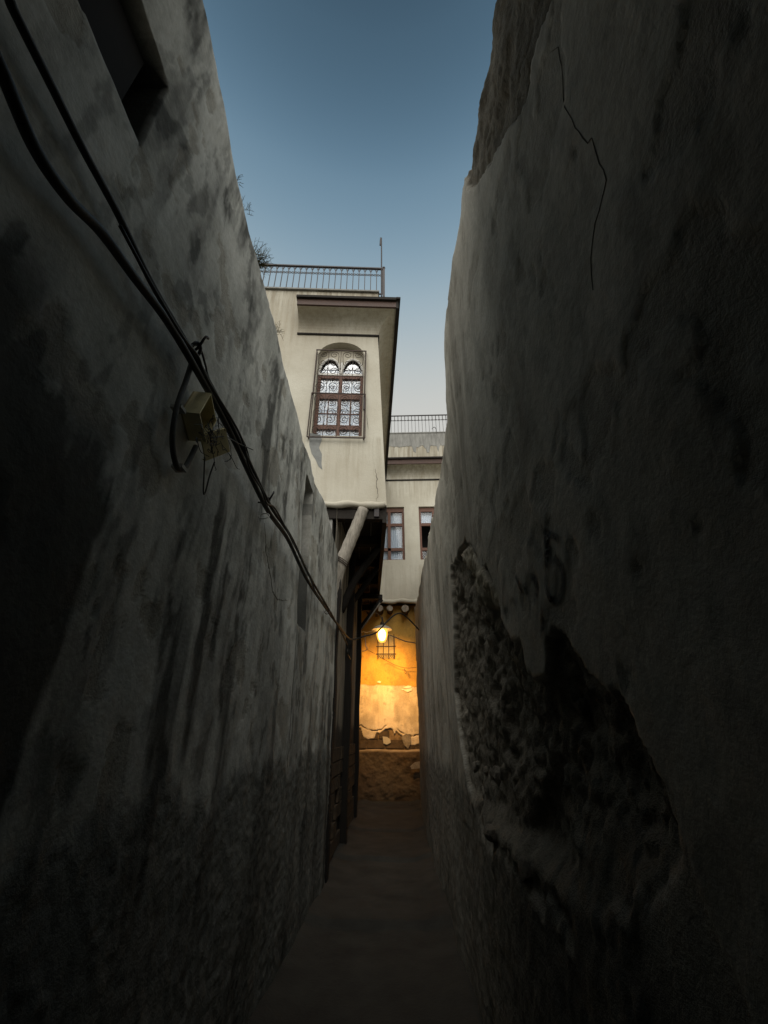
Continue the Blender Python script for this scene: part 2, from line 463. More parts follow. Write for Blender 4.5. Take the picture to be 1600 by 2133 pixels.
# slot and niche openings, their inner shade painted dark through the stain channel
def recess(y0, y1, z0, z1, depth, soft=.012):
    m = sstep(-soft, 0, Y - y0) * sstep(-soft, 0, y1 - Y) * sstep(-soft, 0, Z - z0) * sstep(-soft, 0, z1 - Z)
    return m * depth, m
jit = (fbm(Y * 9, Z * 9, 2, 50) - .5) * .05
d, m_ = recess(3.92, 4.30, 2.50, 4.05, .22); X -= d; m_ = recess(3.915, 4.325, 2.48, 4.06, 1, .01)[1]; wear_shade[..., 1] = np.maximum(wear_shade[..., 1], m_ * .35); wear_shade[..., 0] = np.maximum(wear_shade[..., 0], m_ * (.97 - .75 * sstep(3.05, 3.4, Z) * sstep(4.302, 4.308, Y)))
slope = np.clip((Y - .45) / .33, 0, 1)
d, m_ = recess(-.3, .765, 3.56, 4.02, .75, .02); X -= d * (1 - .75 * sstep(.66, .765, Y)); m_ = recess(-.3, .78, 3.545, 4.04, 1, .01)[1]; wear_shade[..., 0] = np.maximum(wear_shade[..., 0], m_ * .97)
# stains: streaks running down from the cable run and the parapet
cable_z = np.interp(Y, [.35, .9, 1.5, 2.2, 3.3, 4.5, 6.3], [2.62, 2.72, 2.85, 2.92, 2.96, 3.0, 3.0])
Yw = Y + .22 * (fbm(Y * 1.1, Z * .9, 3, 58) - .5) + .05 * (fbm(Y * 7, Z * 3, 3, 59) - .5)
grain = .45 + 1.1 * fbm(Y * 24, Z * 13, 4, 57)
st = sstep(.53, .63, fbm(Yw * 3.0, Z * .45, 5, 60)) * sstep(cable_z + .2, cable_z - .5, Z) * .4 * grain
st += sstep(.54, .62, fbm(Yw * 6.5, Z * 1.1, 5, 64)) * sstep(.45, .6, fbm(Y * .9, Z * .5, 2, 66)) * .32 * grain
upm = sstep(3.0, 3.7, Z)
st += upm * sstep(.46, .62, fbm(Yw * 2.2, Z * 1.0, 6, 70, .6)) * .40 * grain
st += upm * sstep(.50, .60, fbm(Yw * 6.0, Z * 1.3, 6, 74, .6)) * .26 * grain
st += sstep(.60, .66, fbm(Yw * 13, Z * 6, 4, 76)) * .35
def drip(yc, wd, z1, z0, amp, lean=0., seed=0):
    yy = Y - yc - lean * (z1 - Z) - .16 * (fbm(Z * 2.2, Y * 0, 4, seed) - .5) - .05 * (fbm(Y * 14, Z * 5, 3, seed + 3) - .5)
    core = sstep(wd, wd * .62, np.abs(yy) * (1 + .9 * (fbm(Y * 18, Z * 2, 3, seed + 1) - .5)))
    return amp * core * sstep(z1 + .08, z1 - .1, Z) * sstep(z0 - .25, z0 + .3, Z) * (.35 + 1.3 * (fbm(Y * 16, Z * 4, 5, seed + 2, .6) - .25))
for a in [(2.62, .085, 4.3, 2.9, .9, 0, 101), (2.78, .05, 4.2, 3.1, .6, 0, 105), (1.02, .17, 2.45, .9, 1.0, 0, 109), (1.30, .08, 2.5, 1.5, .5, 0, 113),
          (2.02, .07, 2.75, 1.7, .9, 0, 117), (2.18, .05, 2.8, 1.9, .7, 0, 121), (1.85, .09, 2.2, .9, .8, 0, 125), (2.5, .1, 2.2, .8, .55, 0, 129),
          (3.2, .07, 4.0, 3.0, .5, 0, 133), (5.6, .12, 2.2, .3, .6, 0, 137), (6.15, .12, 2.3, 0, .95, 0, 141), (4.9, .08, 1.9, .2, .5, 0, 145), (.6, .12, 2.5, .8, .7, 0, 149)]:
    st += drip(*a)
st += sstep(1.75, .7, Y + .5 * (fbm(Y * 2, Z * 1.2, 3, 152) - .5)) * sstep(2.9, 2.3, Z + .5 * (fbm(Y * 3, Z * 2, 3, 156) - .5)) * sstep(.36, .60, fbm(Y * 2.6, Z * .5, 4, 154)) * .9  # grime blotches that also paint near-end darkness into the low wall
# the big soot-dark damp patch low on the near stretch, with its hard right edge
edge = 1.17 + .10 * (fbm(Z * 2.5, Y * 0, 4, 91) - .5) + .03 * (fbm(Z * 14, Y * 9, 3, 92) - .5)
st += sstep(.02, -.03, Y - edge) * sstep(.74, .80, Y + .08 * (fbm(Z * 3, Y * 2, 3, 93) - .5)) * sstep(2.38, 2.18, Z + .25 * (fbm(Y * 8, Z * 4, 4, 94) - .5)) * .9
# flaked spots where the skim coat has come off
fl = sstep(.640, .655, fbm(Y * 5, Z * 4, 4, 95)) * (1 - dado); X -= .005 * fl; wear_shade[..., 1] = np.maximum(wear_shade[..., 1], fl * .45)
pale = sstep(.60, .72, fbm(Y * 2.4, Z * 1.0, 3, 80)) * sstep(3.5, 3.9, Z)
wear_shade[..., 0] = np.maximum(wear_shade[..., 0], np.clip(st, 0, .93) * (1 - .8 * pale))
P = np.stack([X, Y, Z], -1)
grid_mesh('plaster_face', P, wear_shade, M['wall_grey'], left, flip=False)
def leftx(y, z):
    i = int(np.argmin(np.abs(ys - y))); j = int(np.argmin(np.abs(Z[i] - z))); return float(X[i, j])
mb = MB()
T_ = [(float(y), float(t)) for y, t in zip(ys[::6], top[::6, 0])] + [(float(ys[-1]), float(top[-1, 0]))]
for (a, ta), (b, tb) in zip(T_, T_[1:]):
    mb.face([(LX - .09, a, ta - .012), (LX - .09, b, tb - .012), (LX - .6, b, tb - .05), (LX - .6, a, ta - .05)])
    mb.face([(LX - .6, a, -.1), (LX - .6, b, -.1), (LX - .6, b, tb - .05), (LX - .6, a, ta - .05)])
mb.face([(LX - .02, 6.352, -.1), (LX - .6, 6.352, -.1), (LX - .6, 6.352, 4.1), (LX - .09, 6.352, 4.1), (LX - .02, 6.352, 4.0)])
mb.build('wall_core', 'old_cement', left)
mb = MB(); 
for y in (.05, .42): mb.tube([(LX - .33, y, 3.45), (LX - .33, y + .02, 4.05)], .012, 6)
MB().box((LX - .70, -.28, 3.572), (LX - .07, .70, 4.008)).build('niche_shade_box', 'dark_room', left)  # near-black box standing in for the shade inside the niche
# cracks on the left wall
crk = lambda nm, px, wd, seed: ribbon(nm, [Vector((leftx(on_x(u, v, LX).y, on_x(u, v, LX).z), on_x(u, v, LX).y, on_x(u, v, LX).z)) for u, v in px], wd, 'crack', left, (1, 0, 0), .0015, .008, seed, leftx)
crk('crack', [(552, 1090), (556, 1150), (562, 1200), (566, 1232), (582, 1248), (600, 1252)], .008, 1)
crk('crack', [(617, 1300), (612, 1370), (606, 1440), (600, 1520), (596, 1600)], .008, 2)

# =================================================================== RIGHT ALLEY WALL
RX = .43
right = empty('alley_wall', (RX, 5, 0), 'tan plaster wall with a big broken patch of bare mud rubble and sprayed marks', 'wall')
ys = np.concatenate([np.linspace(-6, .2, 24), spaced(.215, 11.2, .007, .04)])
ss = np.linspace(0, 1, 340)
Y, S = np.meshgrid(ys, ss, indexing='ij')
top = np.interp(Y, [-6, .3, .66, 1.30, 1.34, 2.29, 2.55, 2.62, 2.72, 3.6, 4.67, 7, 9, 11.2], [4.4, 4.44, 4.44, 4.42, 4.52, 4.57, 4.5, 4.42, 3.98, 4.02, 4.13, 4.36, 4.5, 4.55])
top = top + (fbm(Y * 5, Y * 0, 4, 22) - .5) * .07
Z = np.where(S < .85, -.12 + S / .85 * 3.92, 3.80 + (S - .85) / .15 * (top - 3.80))
X = RX + (fbm(Y * .5, Z * .45, 3, 131) - .5) * .11 + (fbm(Y * 2.6, Z * 2.0, 4, 133) - .5) * .03 + (fbm(Y * 15, Z * 12, 3, 135) - .5) * .0025
wear_shade = np.zeros(Y.shape + (4,))
wp = lambda u, v: (lambda q: (q.y, q.z))(on_x(u, v, RX))
lowj = 1 + 3.2 * sstep(1.45, 1.0, Z)
YJ = Y + (fbm(Y * 14, Z * 14, 4, 150) - .5) * .05 * lowj; ZJ = Z + ((fbm(Y * 14, Z * 14, 4, 155) - .5) * .07 + (fbm(Y * 4, Z * 5, 3, 157) - .5) * .06) * lowj
dmg = [wp(*q) for q in [(943, 1155), (948, 1175), (958, 1160), (975, 1135), (985, 1128), (998, 1150), (1010, 1180), (1025, 1180), (1040, 1215), (1048, 1262), (1062, 1300), (1075, 1325),
                        (1098, 1335), (1106, 1370), (1115, 1400), (1133, 1405), (1148, 1398), (1150, 1340), (1175, 1300), (1195, 1330), (1215, 1365), (1240, 1410),
                        (1265, 1435), (1300, 1450), (1325, 1500), (1350, 1570), (1385, 1640), (1405, 1720), (1400, 1800), (1370, 1870), (1320, 1920), (1250, 1945), (1180, 1930), (1120, 1880), (1070, 1820),
                        (1015, 1745), (985, 1680), (970, 1610), (955, 1520), (945, 1440)]]
ins = in_poly(YJ, ZJ, dmg); dd = poly_dist(YJ, ZJ, dmg) * np.where(ins, 1, -1)
g = sstep(0, 1, dd / (.012 + .22 * sstep(1.35, .75, Z + .25 * (fbm(Y * 5, Z * 5, 3, 158) - .5))))
rough = (fbm(Y * 6, Z * 9, 5, 160, .6) - .5)
deep = sstep(.52, .68, fbm(Y * 3.2, Z * 4.5, 4, 165))
lowz = sstep(1.5, 1.05, Z); X += g * ((1 - lowz) + lowz * sstep(0, .45, dd)) * (1 - .75 * lowz * sstep(1.7, 1.1, Y)) * (.036 + .02 * sstep(0, .25, dd) + rough * .05 + deep * .035 * sstep(.03, .2, dd) + (fbm(Y * 34, Z * 38, 4, 162, .65) - .5) * .034) + g * lowz * ((fbm(Y * 30, Z * 26, 3, 163) - .5) * .03 + (fbm(Y * 9, Z * 16, 3, 164) - .5) * .05)
lowstr = sstep(1.45, 1.1, Z)                                      # horizontal mud courses low down
X += g * lowstr * .03 * np.sin(Z * 38 + 5 * (fbm(Y * 2, Z * 2, 2, 168))) * (fbm(Y * 4, Z * 8, 3, 169))
wear_shade[..., 1] = g
und = [wp(*q) for q in [(962, 1165), (985, 1130), (1010, 1175), (1045, 1215), (1049, 1270), (1025, 1275), (1010, 1270), (995, 1225), (978, 1195)]]
gu = sstep(0, .02, poly_dist(YJ, ZJ, und) * np.where(in_poly(YJ, ZJ, und), 1, -1))
X -= gu * g * .035; wear_shade[..., 3] = gu; wear_shade[..., 1] *= (1 - .75 * gu)
# bare mud at the top edge, near the viewer and along the lower stretch
tp = [(q.y, q.z) for q in [on_x(u, v, RX) for u, v in [(1150, -60), (1140, 0), (1118, 60), (1105, 130), (1092, 200), (1060, 270), (1030, 330), (995, 385), (978, 398), (968, 360)]]] + [(1.4, 5.2), (.2, 5.2), (.2, 3.2)]
gt = sstep(0, .02, poly_dist(YJ, ZJ, tp) * np.where(in_poly(YJ, ZJ, tp), 1, -1))
X += gt * (.03 + rough * .07); wear_shade[..., 1] = np.maximum(wear_shade[..., 1], gt)
band = np.interp(Y, [2.55, 2.75, 3.3, 4.5, 6, 8, 11.2], [.05, .16, .24, .30, .26, .2, .12]) + .12 * (fbm(Y * 4, Y * 0, 3, 170) - .5)
gb = sstep(0, .05, (band - (top - Z))) * sstep(2.5, 2.62, Y)
X += gb * (.02 + .35 * np.clip(band - (top - Z), 0, 1) + rough * .05); wear_shade[..., 1] = np.maximum(wear_shade[..., 1], gb * .3); wear_shade[..., 3] = np.maximum(wear_shade[..., 3], gb)
X += .05 * sstep(.06, 0, top - Z)
# old dado, peeling low on the far strip
dz = 1.30 + .22 * (fbm(Y * 2.2, Z * 1.2, 3, 175) - .5)
wear_shade[..., 2] = sstep(.12, -.12, Z - dz + .3 * (fbm(Y * 5, Z * 2, 4, 176) - .5)) * (1 - g); X += wear_shade[..., 2] * (fbm(Y * 34, Z * 30, 2, 178) - .5) * .012
wear_shade[..., 2] *= .7 + .3 * sstep(2.6, 1.6, Y)
X -= .02 * sstep(1.2, .2, Z) * sstep(.4, .7, fbm(Y * 3, Z * 1.2, 3, 179))
st = sstep(.50, .75, fbm(Y * 3.2, Z * .5, 4, 180)) * .55 + sstep(.55, .75, fbm(Y * 1.1, Z * 1.0, 4, 184)) * .35
st += sstep(.50, .75, fbm(Y * 5, Z * .8, 4, 188)) * .2
fl = sstep(.645, .66, fbm(Y * 4.5, Z * 4, 4, 195)) * (1 - g); X += .005 * fl; wear_shade[..., 1] = np.maximum(wear_shade[..., 1], fl * .35)
st += sstep(.60, .66, fbm(Y * 12, Z * 7, 4, 196)) * .25
st = st * (1 - .85 * sstep(.8, .95, Y) * sstep(1.55, 1.35, Y) * sstep(1.65, 1.8, Z) * sstep(2.45, 2.25, Z))
wear_shade[..., 0] = np.clip(np.clip(st, 0, .85) * (1 - .6 * g) + g * lowz * (.35 + .5 * sstep(.4, .62, fbm(Y * 6, Z * 7, 4, 190))), 0, .92)
P = np.stack([X, Y, Z], -1)
grid_mesh('plaster_face', P, wear_shade, M['wall_tan'], right, flip=True)
RXg, RYs, RZg = X, ys, Z
def rightx(y, z):
    i = int(np.argmin(np.abs(RYs - y))); j = int(np.argmin(np.abs(RZg[i] - z))); return float(RXg[i, j])
mb = MB()
T_ = [(float(y), float(t)) for y, t in zip(ys[::8], top[::8, 0])] + [(float(ys[-1]), float(top[-1, 0]))]
for (a, ta), (b, tb) in zip(T_, T_[1:]):
    mb.face([(RX + .10, a, ta - .012), (RX + .10, b, tb - .012), (RX + .6, b, tb - .05), (RX + .6, a, ta - .05)])
    mb.face([(RX + .6, a, -.1), (RX + .6, b, -.1), (RX + .6, b, tb - .05), (RX + .6, a, ta - .05)])
mb.face([(RX + .0, 11.203, -.1), (RX + .6, 11.203, -.1), (RX + .6, 11.203, 4.1), (RX + .1, 11.203, 4.15), (RX + .03, 11.203, 3.9)])
mb.build('wall_core', 'old_cement', right)
# crack lines
def rcrack(px, wd, seed):
    ribbon('crack', [Vector((rightx(*wp(u, v)), *wp(u, v))) for u, v in px], wd, 'crack', right, (-1, 0, 0), .0015, .004, seed, rightx)
rcrack([(1135, 108), (1150, 100), (1155, 140), (1160, 200), (1172, 240), (1190, 275), (1205, 295), (1212, 290), (1225, 340), (1238, 370), (1230, 410), (1215, 470), (1208, 540), (1212, 610)], .0021, 5)
# loose stones of the bare core, each one its own piece
rnd = random.Random(5)
def stone_mesh(seed, k=1.0):
    r = random.Random(seed); bm = bmesh.new(); bmesh.ops.create_icosphere(bm, subdivisions=2, radius=.5)
    for v in bm.verts:
        c = v.co; e = .66
        c = Vector([math.copysign(abs(q * 2) ** e / 2, q) for q in c])
        v.co = c * r.uniform(.88, 1.08)
    me = bpy.data.meshes.new('stone'); bm.to_mesh(me); bm.free()
    for p in me.polygons: p.use_smooth = False
    me.materials.append(M['rubble']); return me
SM = [stone_mesh(k) for k in range(5)]
cnt = 0
zc = .55
while zc < 1.75:
    y = 0.95 + rnd.uniform(0, .2)
    while y < 4.2:
        L = rnd.uniform(.06, .17); h = rnd.uniform(.04, .085)
        c = (np.array([y]), np.array([zc + rnd.uniform(-.03, .03)]))
        if in_poly(c[0], c[1], dmg)[0] and poly_dist(c[0], c[1], dmg)[0] > .07 and rnd.random() < (.5 if zc < 1.3 else .12):
            o = bpy.data.objects.new('stone', SM[rnd.randrange(5)])
            o.scale = (rnd.uniform(.06, .10), L, h)
            o.rotation_euler = (rnd.uniform(-.25, .25), rnd.uniform(-.2, .2), rnd.uniform(-.2, .2))
            place(o, right, (rightx(y, float(c[1][0])) + .018, y, float(c[1][0]))); cnt += 1
        y += L + rnd.uniform(.01, .08)
    zc += .095
# sprayed lettering on the right wall
gz = lambda a, b: (860 + a / 2.963, 1050 + b / 2.963)
strokes = [([(835, 150), (862, 200), (872, 260), (868, 340), (855, 400)], .020, .8), ([(850, 165), (890, 190), (925, 205), (945, 235)], .012, .6),
           ([(915 + 42 * math.cos(t), 470 + 128 * math.sin(t)) for t in [-2.2 + .4 * k for k in range(17)]], .014, .85),
           ([(680, 440), (700, 480), (715, 540), (722, 555)], .014, .6), ([(735, 490), (745, 540), (750, 560)], .012, .6), ([(770, 460), (790, 450), (806, 490), (812, 550), (806, 625)], .016, .65),
           ([(610, 400), (606, 480), (600, 560), (604, 680)], .018, .3), ([(768, 180), (764, 250), (760, 330)], .024, .3), ([(640, 620), (665, 590), (690, 650)], .014, .3),
           ([(852, 600), (850, 700), (848, 835)], .012, .45), ([(745, 560), (740, 480), (760, 400)], .01, .3)]
for pts, wd, al in strokes:
    wd *= .8; al = min(1, al * 1.6)
    px = bez([(*gz(*q), 0) for q in pts], 6); mb = MB(); rows = []; vals = []
    for i, q in enumerate(px):
        y, z = wp(q.x, q.y); a = wp(px[max(i - 1, 0)].x, px[max(i - 1, 0)].y); b = wp(px[min(i + 1, len(px) - 1)].x, px[min(i + 1, len(px) - 1)].y)
        d = Vector((b[0] - a[0], b[1] - a[1])).normalized(); nn = (-d.y, d.x); row = []
        end = min(1, 4 * i / len(px) + .2, 4 * (len(px) - 1 - i) / len(px) + .2)
        for k in (-1.4, -.6, 0, .6, 1.4):
            yy, zz = y + nn[0] * wd * k, z + nn[1] * wd * k
            row.append(mb.p(rightx(yy, zz) - .004, yy, zz)); vals.append(al * end * (1 - abs(k) / 1.4) ** .25)
        rows.append(row)
    for a, b in zip(rows, rows[1:]):
        for k in range(4): mb.f.append([a[k], a[k + 1], b[k + 1], b[k]])
    me = bpy.data.meshes.new('graffiti_stroke'); me.from_pydata([tuple(q) for q in mb.v], [], mb.f)
    at = me.attributes.new('spray', 'FLOAT', 'POINT'); at.data.foreach_set('value', np.array(vals, np.float32))
    link_mesh('graffiti_stroke', me, M['spray'], right)

# =================================================================== ADDED ROOF, unseen, to shade the viewer's end of the alley
cp = empty('added_shade_roof', (-.25, -2, 0), 'unseen added roof on beams that shades the near end of the alley', 'light blocker')
mb = MB(); mb.box((LX - .3, -6.2, 2.62), (RX + .3, .14, 2.8)); mb.build('shade_slab', 'plank', cp)
bmx = MB().box((LX - .2, -.06, -.07), (RX + .2, .06, .07)).mesh('shade_beam'); bmx.materials.append(M['plank'])
for k in range(6): place(bpy.data.objects.new('shade_beam', bmx), cp, (0, .04 - k * 1.1, 2.55))
for z0, z1, y1 in ((2.803, 3.10, .16), (3.103, 4.20, .28), (4.203, 5.3, .50)):
    MB().box((LX - .55, -6.2, z0), (RX + .55, y1, z1)).build('shade_tier', 'old_cement', cp)
mb = MB(); mb.box((LX - .6, -6.5, -.1), (RX + .6, -6.05, 3.2)); mb.build('shade_back_wall', 'old_cement', cp)

# =================================================================== JETTIED HOUSE (left, overhanging)
HX, HY, HA = -.22, 6.42, R(4.0)
house = empty('overhanging_house', (-.97, 8.6, 0), 'cream house jettied over the alley with arched grilled window and roof railing', 'house')
def T(q):
    return Vector((HX + q.x * math.cos(HA) - q.y * math.sin(HA), HY + q.x * math.sin(HA) + q.y * math.cos(HA), q.z))
Xr = lambda z: .045 - .17 * min(max((z - 5.0) / 4.0, 0), 1)
XL = -4.2; ZB, ZT = 5.0, 10.38; DEP = 6.75
WX0, WX1, WZ0, WZS, WRISE = -1.325, -.405, 6.42, 8.44, .37
wcx, whw = (WX0 + WX1) / 2, (WX1 - WX0) / 2
arch = [(wcx - whw * math.cos(math.pi * k / 16), WZS + WRISE * math.sin(math.pi * k / 16)) for k in range(17)]
mb = MB(T)
zs = [ZB, WZ0, WZS, 9.0, 9.4, 9.8, 10.1, ZT]
def fr(x0, z0, x1, z1, x0t=None, x1t=None):
    mb.face([(x0, 0, z0), (x1, 0, z0), (x1 if x1t is None else x1t, 0, z1), (x0 if x0t is None else x0t, 0, z1)])
fr(XL, ZB, Xr(ZB), WZ0, None, Xr(WZ0))
fr(XL, WZ0, WX0, WZS); fr(WX1, WZ0, Xr(WZ0), WZS, None, Xr(WZS))
fr(XL, WZS, WX0, 9.0); fr(WX1, WZS, Xr(WZS), 9.0, None, Xr(9.0))
for (xa, za), (xb, zb) in zip(arch, arch[1:]):
    mb.face([(xa, 0, za), (xb, 0, zb), (xb, 0, 9.0), (xa, 0, 9.0)])
fr(XL, 9.0, Xr(9.0), ZT - .0)
# reveals of the arched opening
RD = .24
mb.face([(WX0, 0, WZ0), (WX0, RD, WZ0), (WX0, RD, WZS), (WX0, 0, WZS)])
mb.face([(WX1, 0, WZ0), (WX1, 0, WZS), (WX1, RD, WZS), (WX1, RD, WZ0)])
mb.face([(WX0, 0, WZ0), (WX1, 0, WZ0), (WX1, RD, WZ0), (WX0, RD, WZ0)])
for (xa, za), (xb, zb) in zip(arch, arch[1:]):
    mb.face([(xa, 0, za), (xa, RD, za), (xb, RD, zb), (xb, 0, zb)])
# side wall along the alley
for za, zb in zip(zs, zs[1:]):
    mb.face([(Xr(za), 0, za), (Xr(za), DEP, za), (Xr(zb), DEP, zb), (Xr(zb), 0, zb)])
mb.face([(XL, 0, ZT), (Xr(ZT), 0, ZT), (Xr(ZT), DEP, ZT), (XL, DEP, ZT)])
mb.face([(XL, 0, ZB), (XL, 0, ZT), (XL, DEP, ZT), (XL, DEP, ZB)])
wallo = mb.build('wall', 'cream', house)
# parapet strip, rain streaked, left of the eave
EX0 = -1.80
mb = MB(T); mb.box((XL, -.05, ZT + .005), (Xr(ZT) + .02, .25, ZT + .045)); mb.build('parapet_cap', 'old_cement', house)
# plaster roll under the bay
pts = [(XL + .1 * k, .022 + .012 * math.sin(k * 1.7), ZB + .015 + .012 * math.sin(k * .9)) for k in range(int((Xr(ZB) - XL) / .1))] + [(Xr(ZB) - .02, 0, ZB + .02)]
mb = MB(T); mb.tube(pts, [.055 + .01 * math.sin(k * 1.3) for k in range(len(pts))], 10); mb.build('plaster_lip', 'cream', house, True)
# coving
prof = []
for k in range(11):
    a = math.pi / 2 * k / 10
    prof.append((.36 * (1 - math.cos(a)) + .004, 9.03 + .40 * math.sin(a)))
mb = MB(T); xr = Xr(9.0)
rows = [[mb.p(EX0, -d, z), mb.p(xr + d, -d, z), mb.p(xr + d, DEP, z)] for d, z in prof]
for a, b in zip(rows, rows[1:]):
    mb.f += [[a[0], a[1], b[1], b[0]], [a[1], a[2], b[2], b[1]]]
base = [mb.p(EX0, 0, 9.43)]; mb.f.append([r[0] for r in rows] + base)
mb.build('coving', 'cream', house)
mb = MB(T); mb.box((EX0 - .01, -.028, 8.995), (xr + .02, -.003, 9.035)); mb.build('bead_moulding', 'post', house)
mb = MB(T); mb.box((xr + .003, -.02, 8.995), (xr + .028, DEP, 9.035)); mb.build('bead_moulding', 'post', house)
# eave: brown fascia, black drip edge, sloping hood
D = .365
mb = MB(T); mb.box((EX0, -D - .04, 9.42), (xr + D, -D, 9.585)); mb.build('fascia_board', 'brown_wood', house)
mb = MB(T); mb.box((xr + D, -D - .04, 9.39), (xr + D + .05, DEP, 9.62)); mb.build('fascia_board', 'dark_wood', house)
mb = MB(T); mb.box((EX0 - .02, -D - .09, 9.588), (xr + D + .0, -D + .1, 9.635)); mb.build('drip_edge', 'dark_wood', house)
mb = MB(T); mb.box((xr + D + .003, -D - .09, 9.623), (xr + D + .09, DEP, 9.67)); mb.build('drip_edge', 'dark_wood', house)
mb = MB(T)
mb.hexa([(EX0 - .02, -D - .08, 9.64), (xr + D + .05, -D - .08, 9.64), (xr + D + .05, 0.0, 9.90), (EX0 - .02, 0.0, 9.90),
         (EX0 - .02, -D - .08, 9.66), (xr + D + .05, -D - .08, 9.675), (xr + D + .05, 0.0, 10.05), (EX0 - .02, 0.0, 10.05)])
mb.build('eave_hood', 'dark_wood', house)
mb = MB(T)
mb.hexa([(xr + D + .06, 0.005, 9.674), (xr + D + .06, DEP, 9.674), (xr, DEP, 9.90), (xr, .005, 9.90), (xr + D + .06, .005, 9.70), (xr + D + .06, DEP, 9.70), (xr, DEP, 10.05), (xr, .005, 10.05)])
mb.build('eave_hood', 'dark_wood', house)
# cement patch and cracks on the facade
hp = lambda u, v: (lambda q: ((q.x - HX) * math.cos(HA) + (q.y - HY) * math.sin(HA), q.z))(on_y(u, v, HY - .05))
pat = [hp(u, v) for u, v in [(645, 905), (668, 908), (671, 918), (665, 935), (671, 948), (670, 968), (672, 980), (664, 974), (658, 960), (650, 948), (645, 930)]]
mb = MB(T); a = [mb.p(x, -.004, z) for x, z in pat]; b = [mb.p(x, .01, z) for x, z in pat]
mb.f.append(a); [mb.f.append([a[i], a[(i + 1) % len(a)], b[(i + 1) % len(a)], b[i]]) for i in range(len(a))]
mb.build('cement_patch', 'cement', house)
hw = lambda u, v, off=0: T(Vector((hp(u, v)[0], -off, hp(u, v)[1])))
nrm = Vector((math.sin(HA), -math.cos(HA), 0))
ribbon('crack', [hw(*q) for q in [(782, 975), (786, 995), (784, 1010), (788, 1028), (783, 1040)]], .014, 'crack', house, nrm, .003, .01, 11)
ribbon('crack', [hw(*q) for q in [(764, 862), (766, 880), (768, 892)]], .008, 'crack', house, nrm, .003, .006, 12)
mb = MB(T); x, z = hp(757, 840); mb.box((x, -.04, z - .15), (x + .03, -.002, z + .18)); mb.build('shutter_hook', 'iron', house)

# arched window
win = MB(T)
fy0, fy1 = .15, .21
def wbar(x0, x1, z0, z1, d=0): return MB(T).box((x0, fy0 - d, z0), (x1, fy1, z1))
window = wbar(WX0 + .005, WX0 + .065, WZ0 + .01, 8.02).build('window', 'window_wood', house)
for nm, a in [('window_stile', (WX1 - .065, WX1 - .005, WZ0 + .01, 8.02, 0)), ('mullion', (wcx - .035, wcx + .035, WZ0 + .01, 8.02, .004)),
              ('window_rail', (WX0 + .068, WX1 - .068, 7.95, 8.02, .002)), ('window_rail', (WX0 + .068, WX1 - .068, 7.42, 7.55, .002)),
              ('window_rail', (WX0 + .068, WX1 - .068, 6.68, 6.78, .002)), ('window_rail', (WX0 + .068, WX1 - .068, WZ0 + .01, WZ0 + .05, .002))]:
    wbar(*a).build(nm, 'window_wood', window)
for x0, x1 in ((WX0 + .068, wcx - .038), (wcx + .038, WX1 - .068)):
    for z0, z1 in ((WZ0 + .055, 6.675), (6.785, 7.415), (7.555, 7.945)):
        MB(T).box((x0, .178, z0), (x1, .184, z1)).build('pane', 'glass', window)
    xm = (x0 + x1) / 2
    mb = MB(T); mb.box((x0, .165, 7.05), (x1, .177, 7.075)); mb.box((xm - .008, .165, 6.79), (xm + .008, .177, 7.41)); mb.build('glazing_bar', 'window_wood', window)
    mb = MB(T); n = 28
    for k in range(n):
        xa, xb = x0 + (x1 - x0) * k / n, x0 + (x1 - x0) * (k + 1) / n
        ya, yb = .215 + .012 * math.sin(k * 1.9), .215 + .012 * math.sin((k + 1) * 1.9)
        mb.face([(xa, ya, WZ0), (xb, yb, WZ0), (xb, yb, 8.0), (xa, ya, 8.0)])
    mb.build('curtain', 'curtain', window)
mb = MB(T); mb.box((WX0 - .02, .75, WZ0 - .1), (WX1 + .02, .80, 9.0)); mb.build('room_back', 'dark_room', window)
# lunette tracery (white, two small arches under the big one)
def arcpts(cx, rx, z0, rz, n=14, a0=0, a1=math.pi): return [(cx + rx * math.cos(a0 + (a1 - a0) * k / n), .16, z0 + rz * math.sin(a0 + (a1 - a0) * k / n)) for k in range(n + 1)]
trac = MB(T); trac.bar((WX0 + .01, .16, 8.05), (WX1 - .01, .16, 8.05), .05, .05)
for cx in (wcx - whw / 2, wcx + whw / 2): trac.tube(arcpts(cx, whw / 2 - .012, 8.06, .43), .026, 6)
trac.bar((wcx, .158, 8.06), (wcx, .158, 8.36), .05, .085, (0, 1, 0)); trac.build('lunette_tracery', 'white', house)
mb = MB(T)
up = [(wcx - whw * math.cos(math.pi * k / 20), WZS + WRISE * math.sin(math.pi * k / 20)) for k in range(21)]
lo = []
for x, z in up:
    h = 8.07
    for cx in (wcx - whw / 2, wcx + whw / 2):
        q = (x - cx) / (whw / 2 - .01)
        if abs(q) < 1: h = max(h, 8.07 + .43 * math.sqrt(1 - q * q))
    lo.append((x, h))
for i in range(20): mb.face([(lo[i][0], .165, lo[i][1]), (lo[i + 1][0], .165, lo[i + 1][1]), (up[i + 1][0], .165, up[i + 1][1]), (up[i][0], .165, up[i][1])])
mb.build('lunette_panel', 'cream', house)
MB(T).box((WX0 + .02, .235, 8.04), (WX1 - .02, .24, 8.26)).build('lunette_blind', 'curtain', house)
MB(T).box((WX0 + .01, .20, 8.04), (WX1 - .01, .206, 8.8)).build('lunette_glass', 'glass', house)

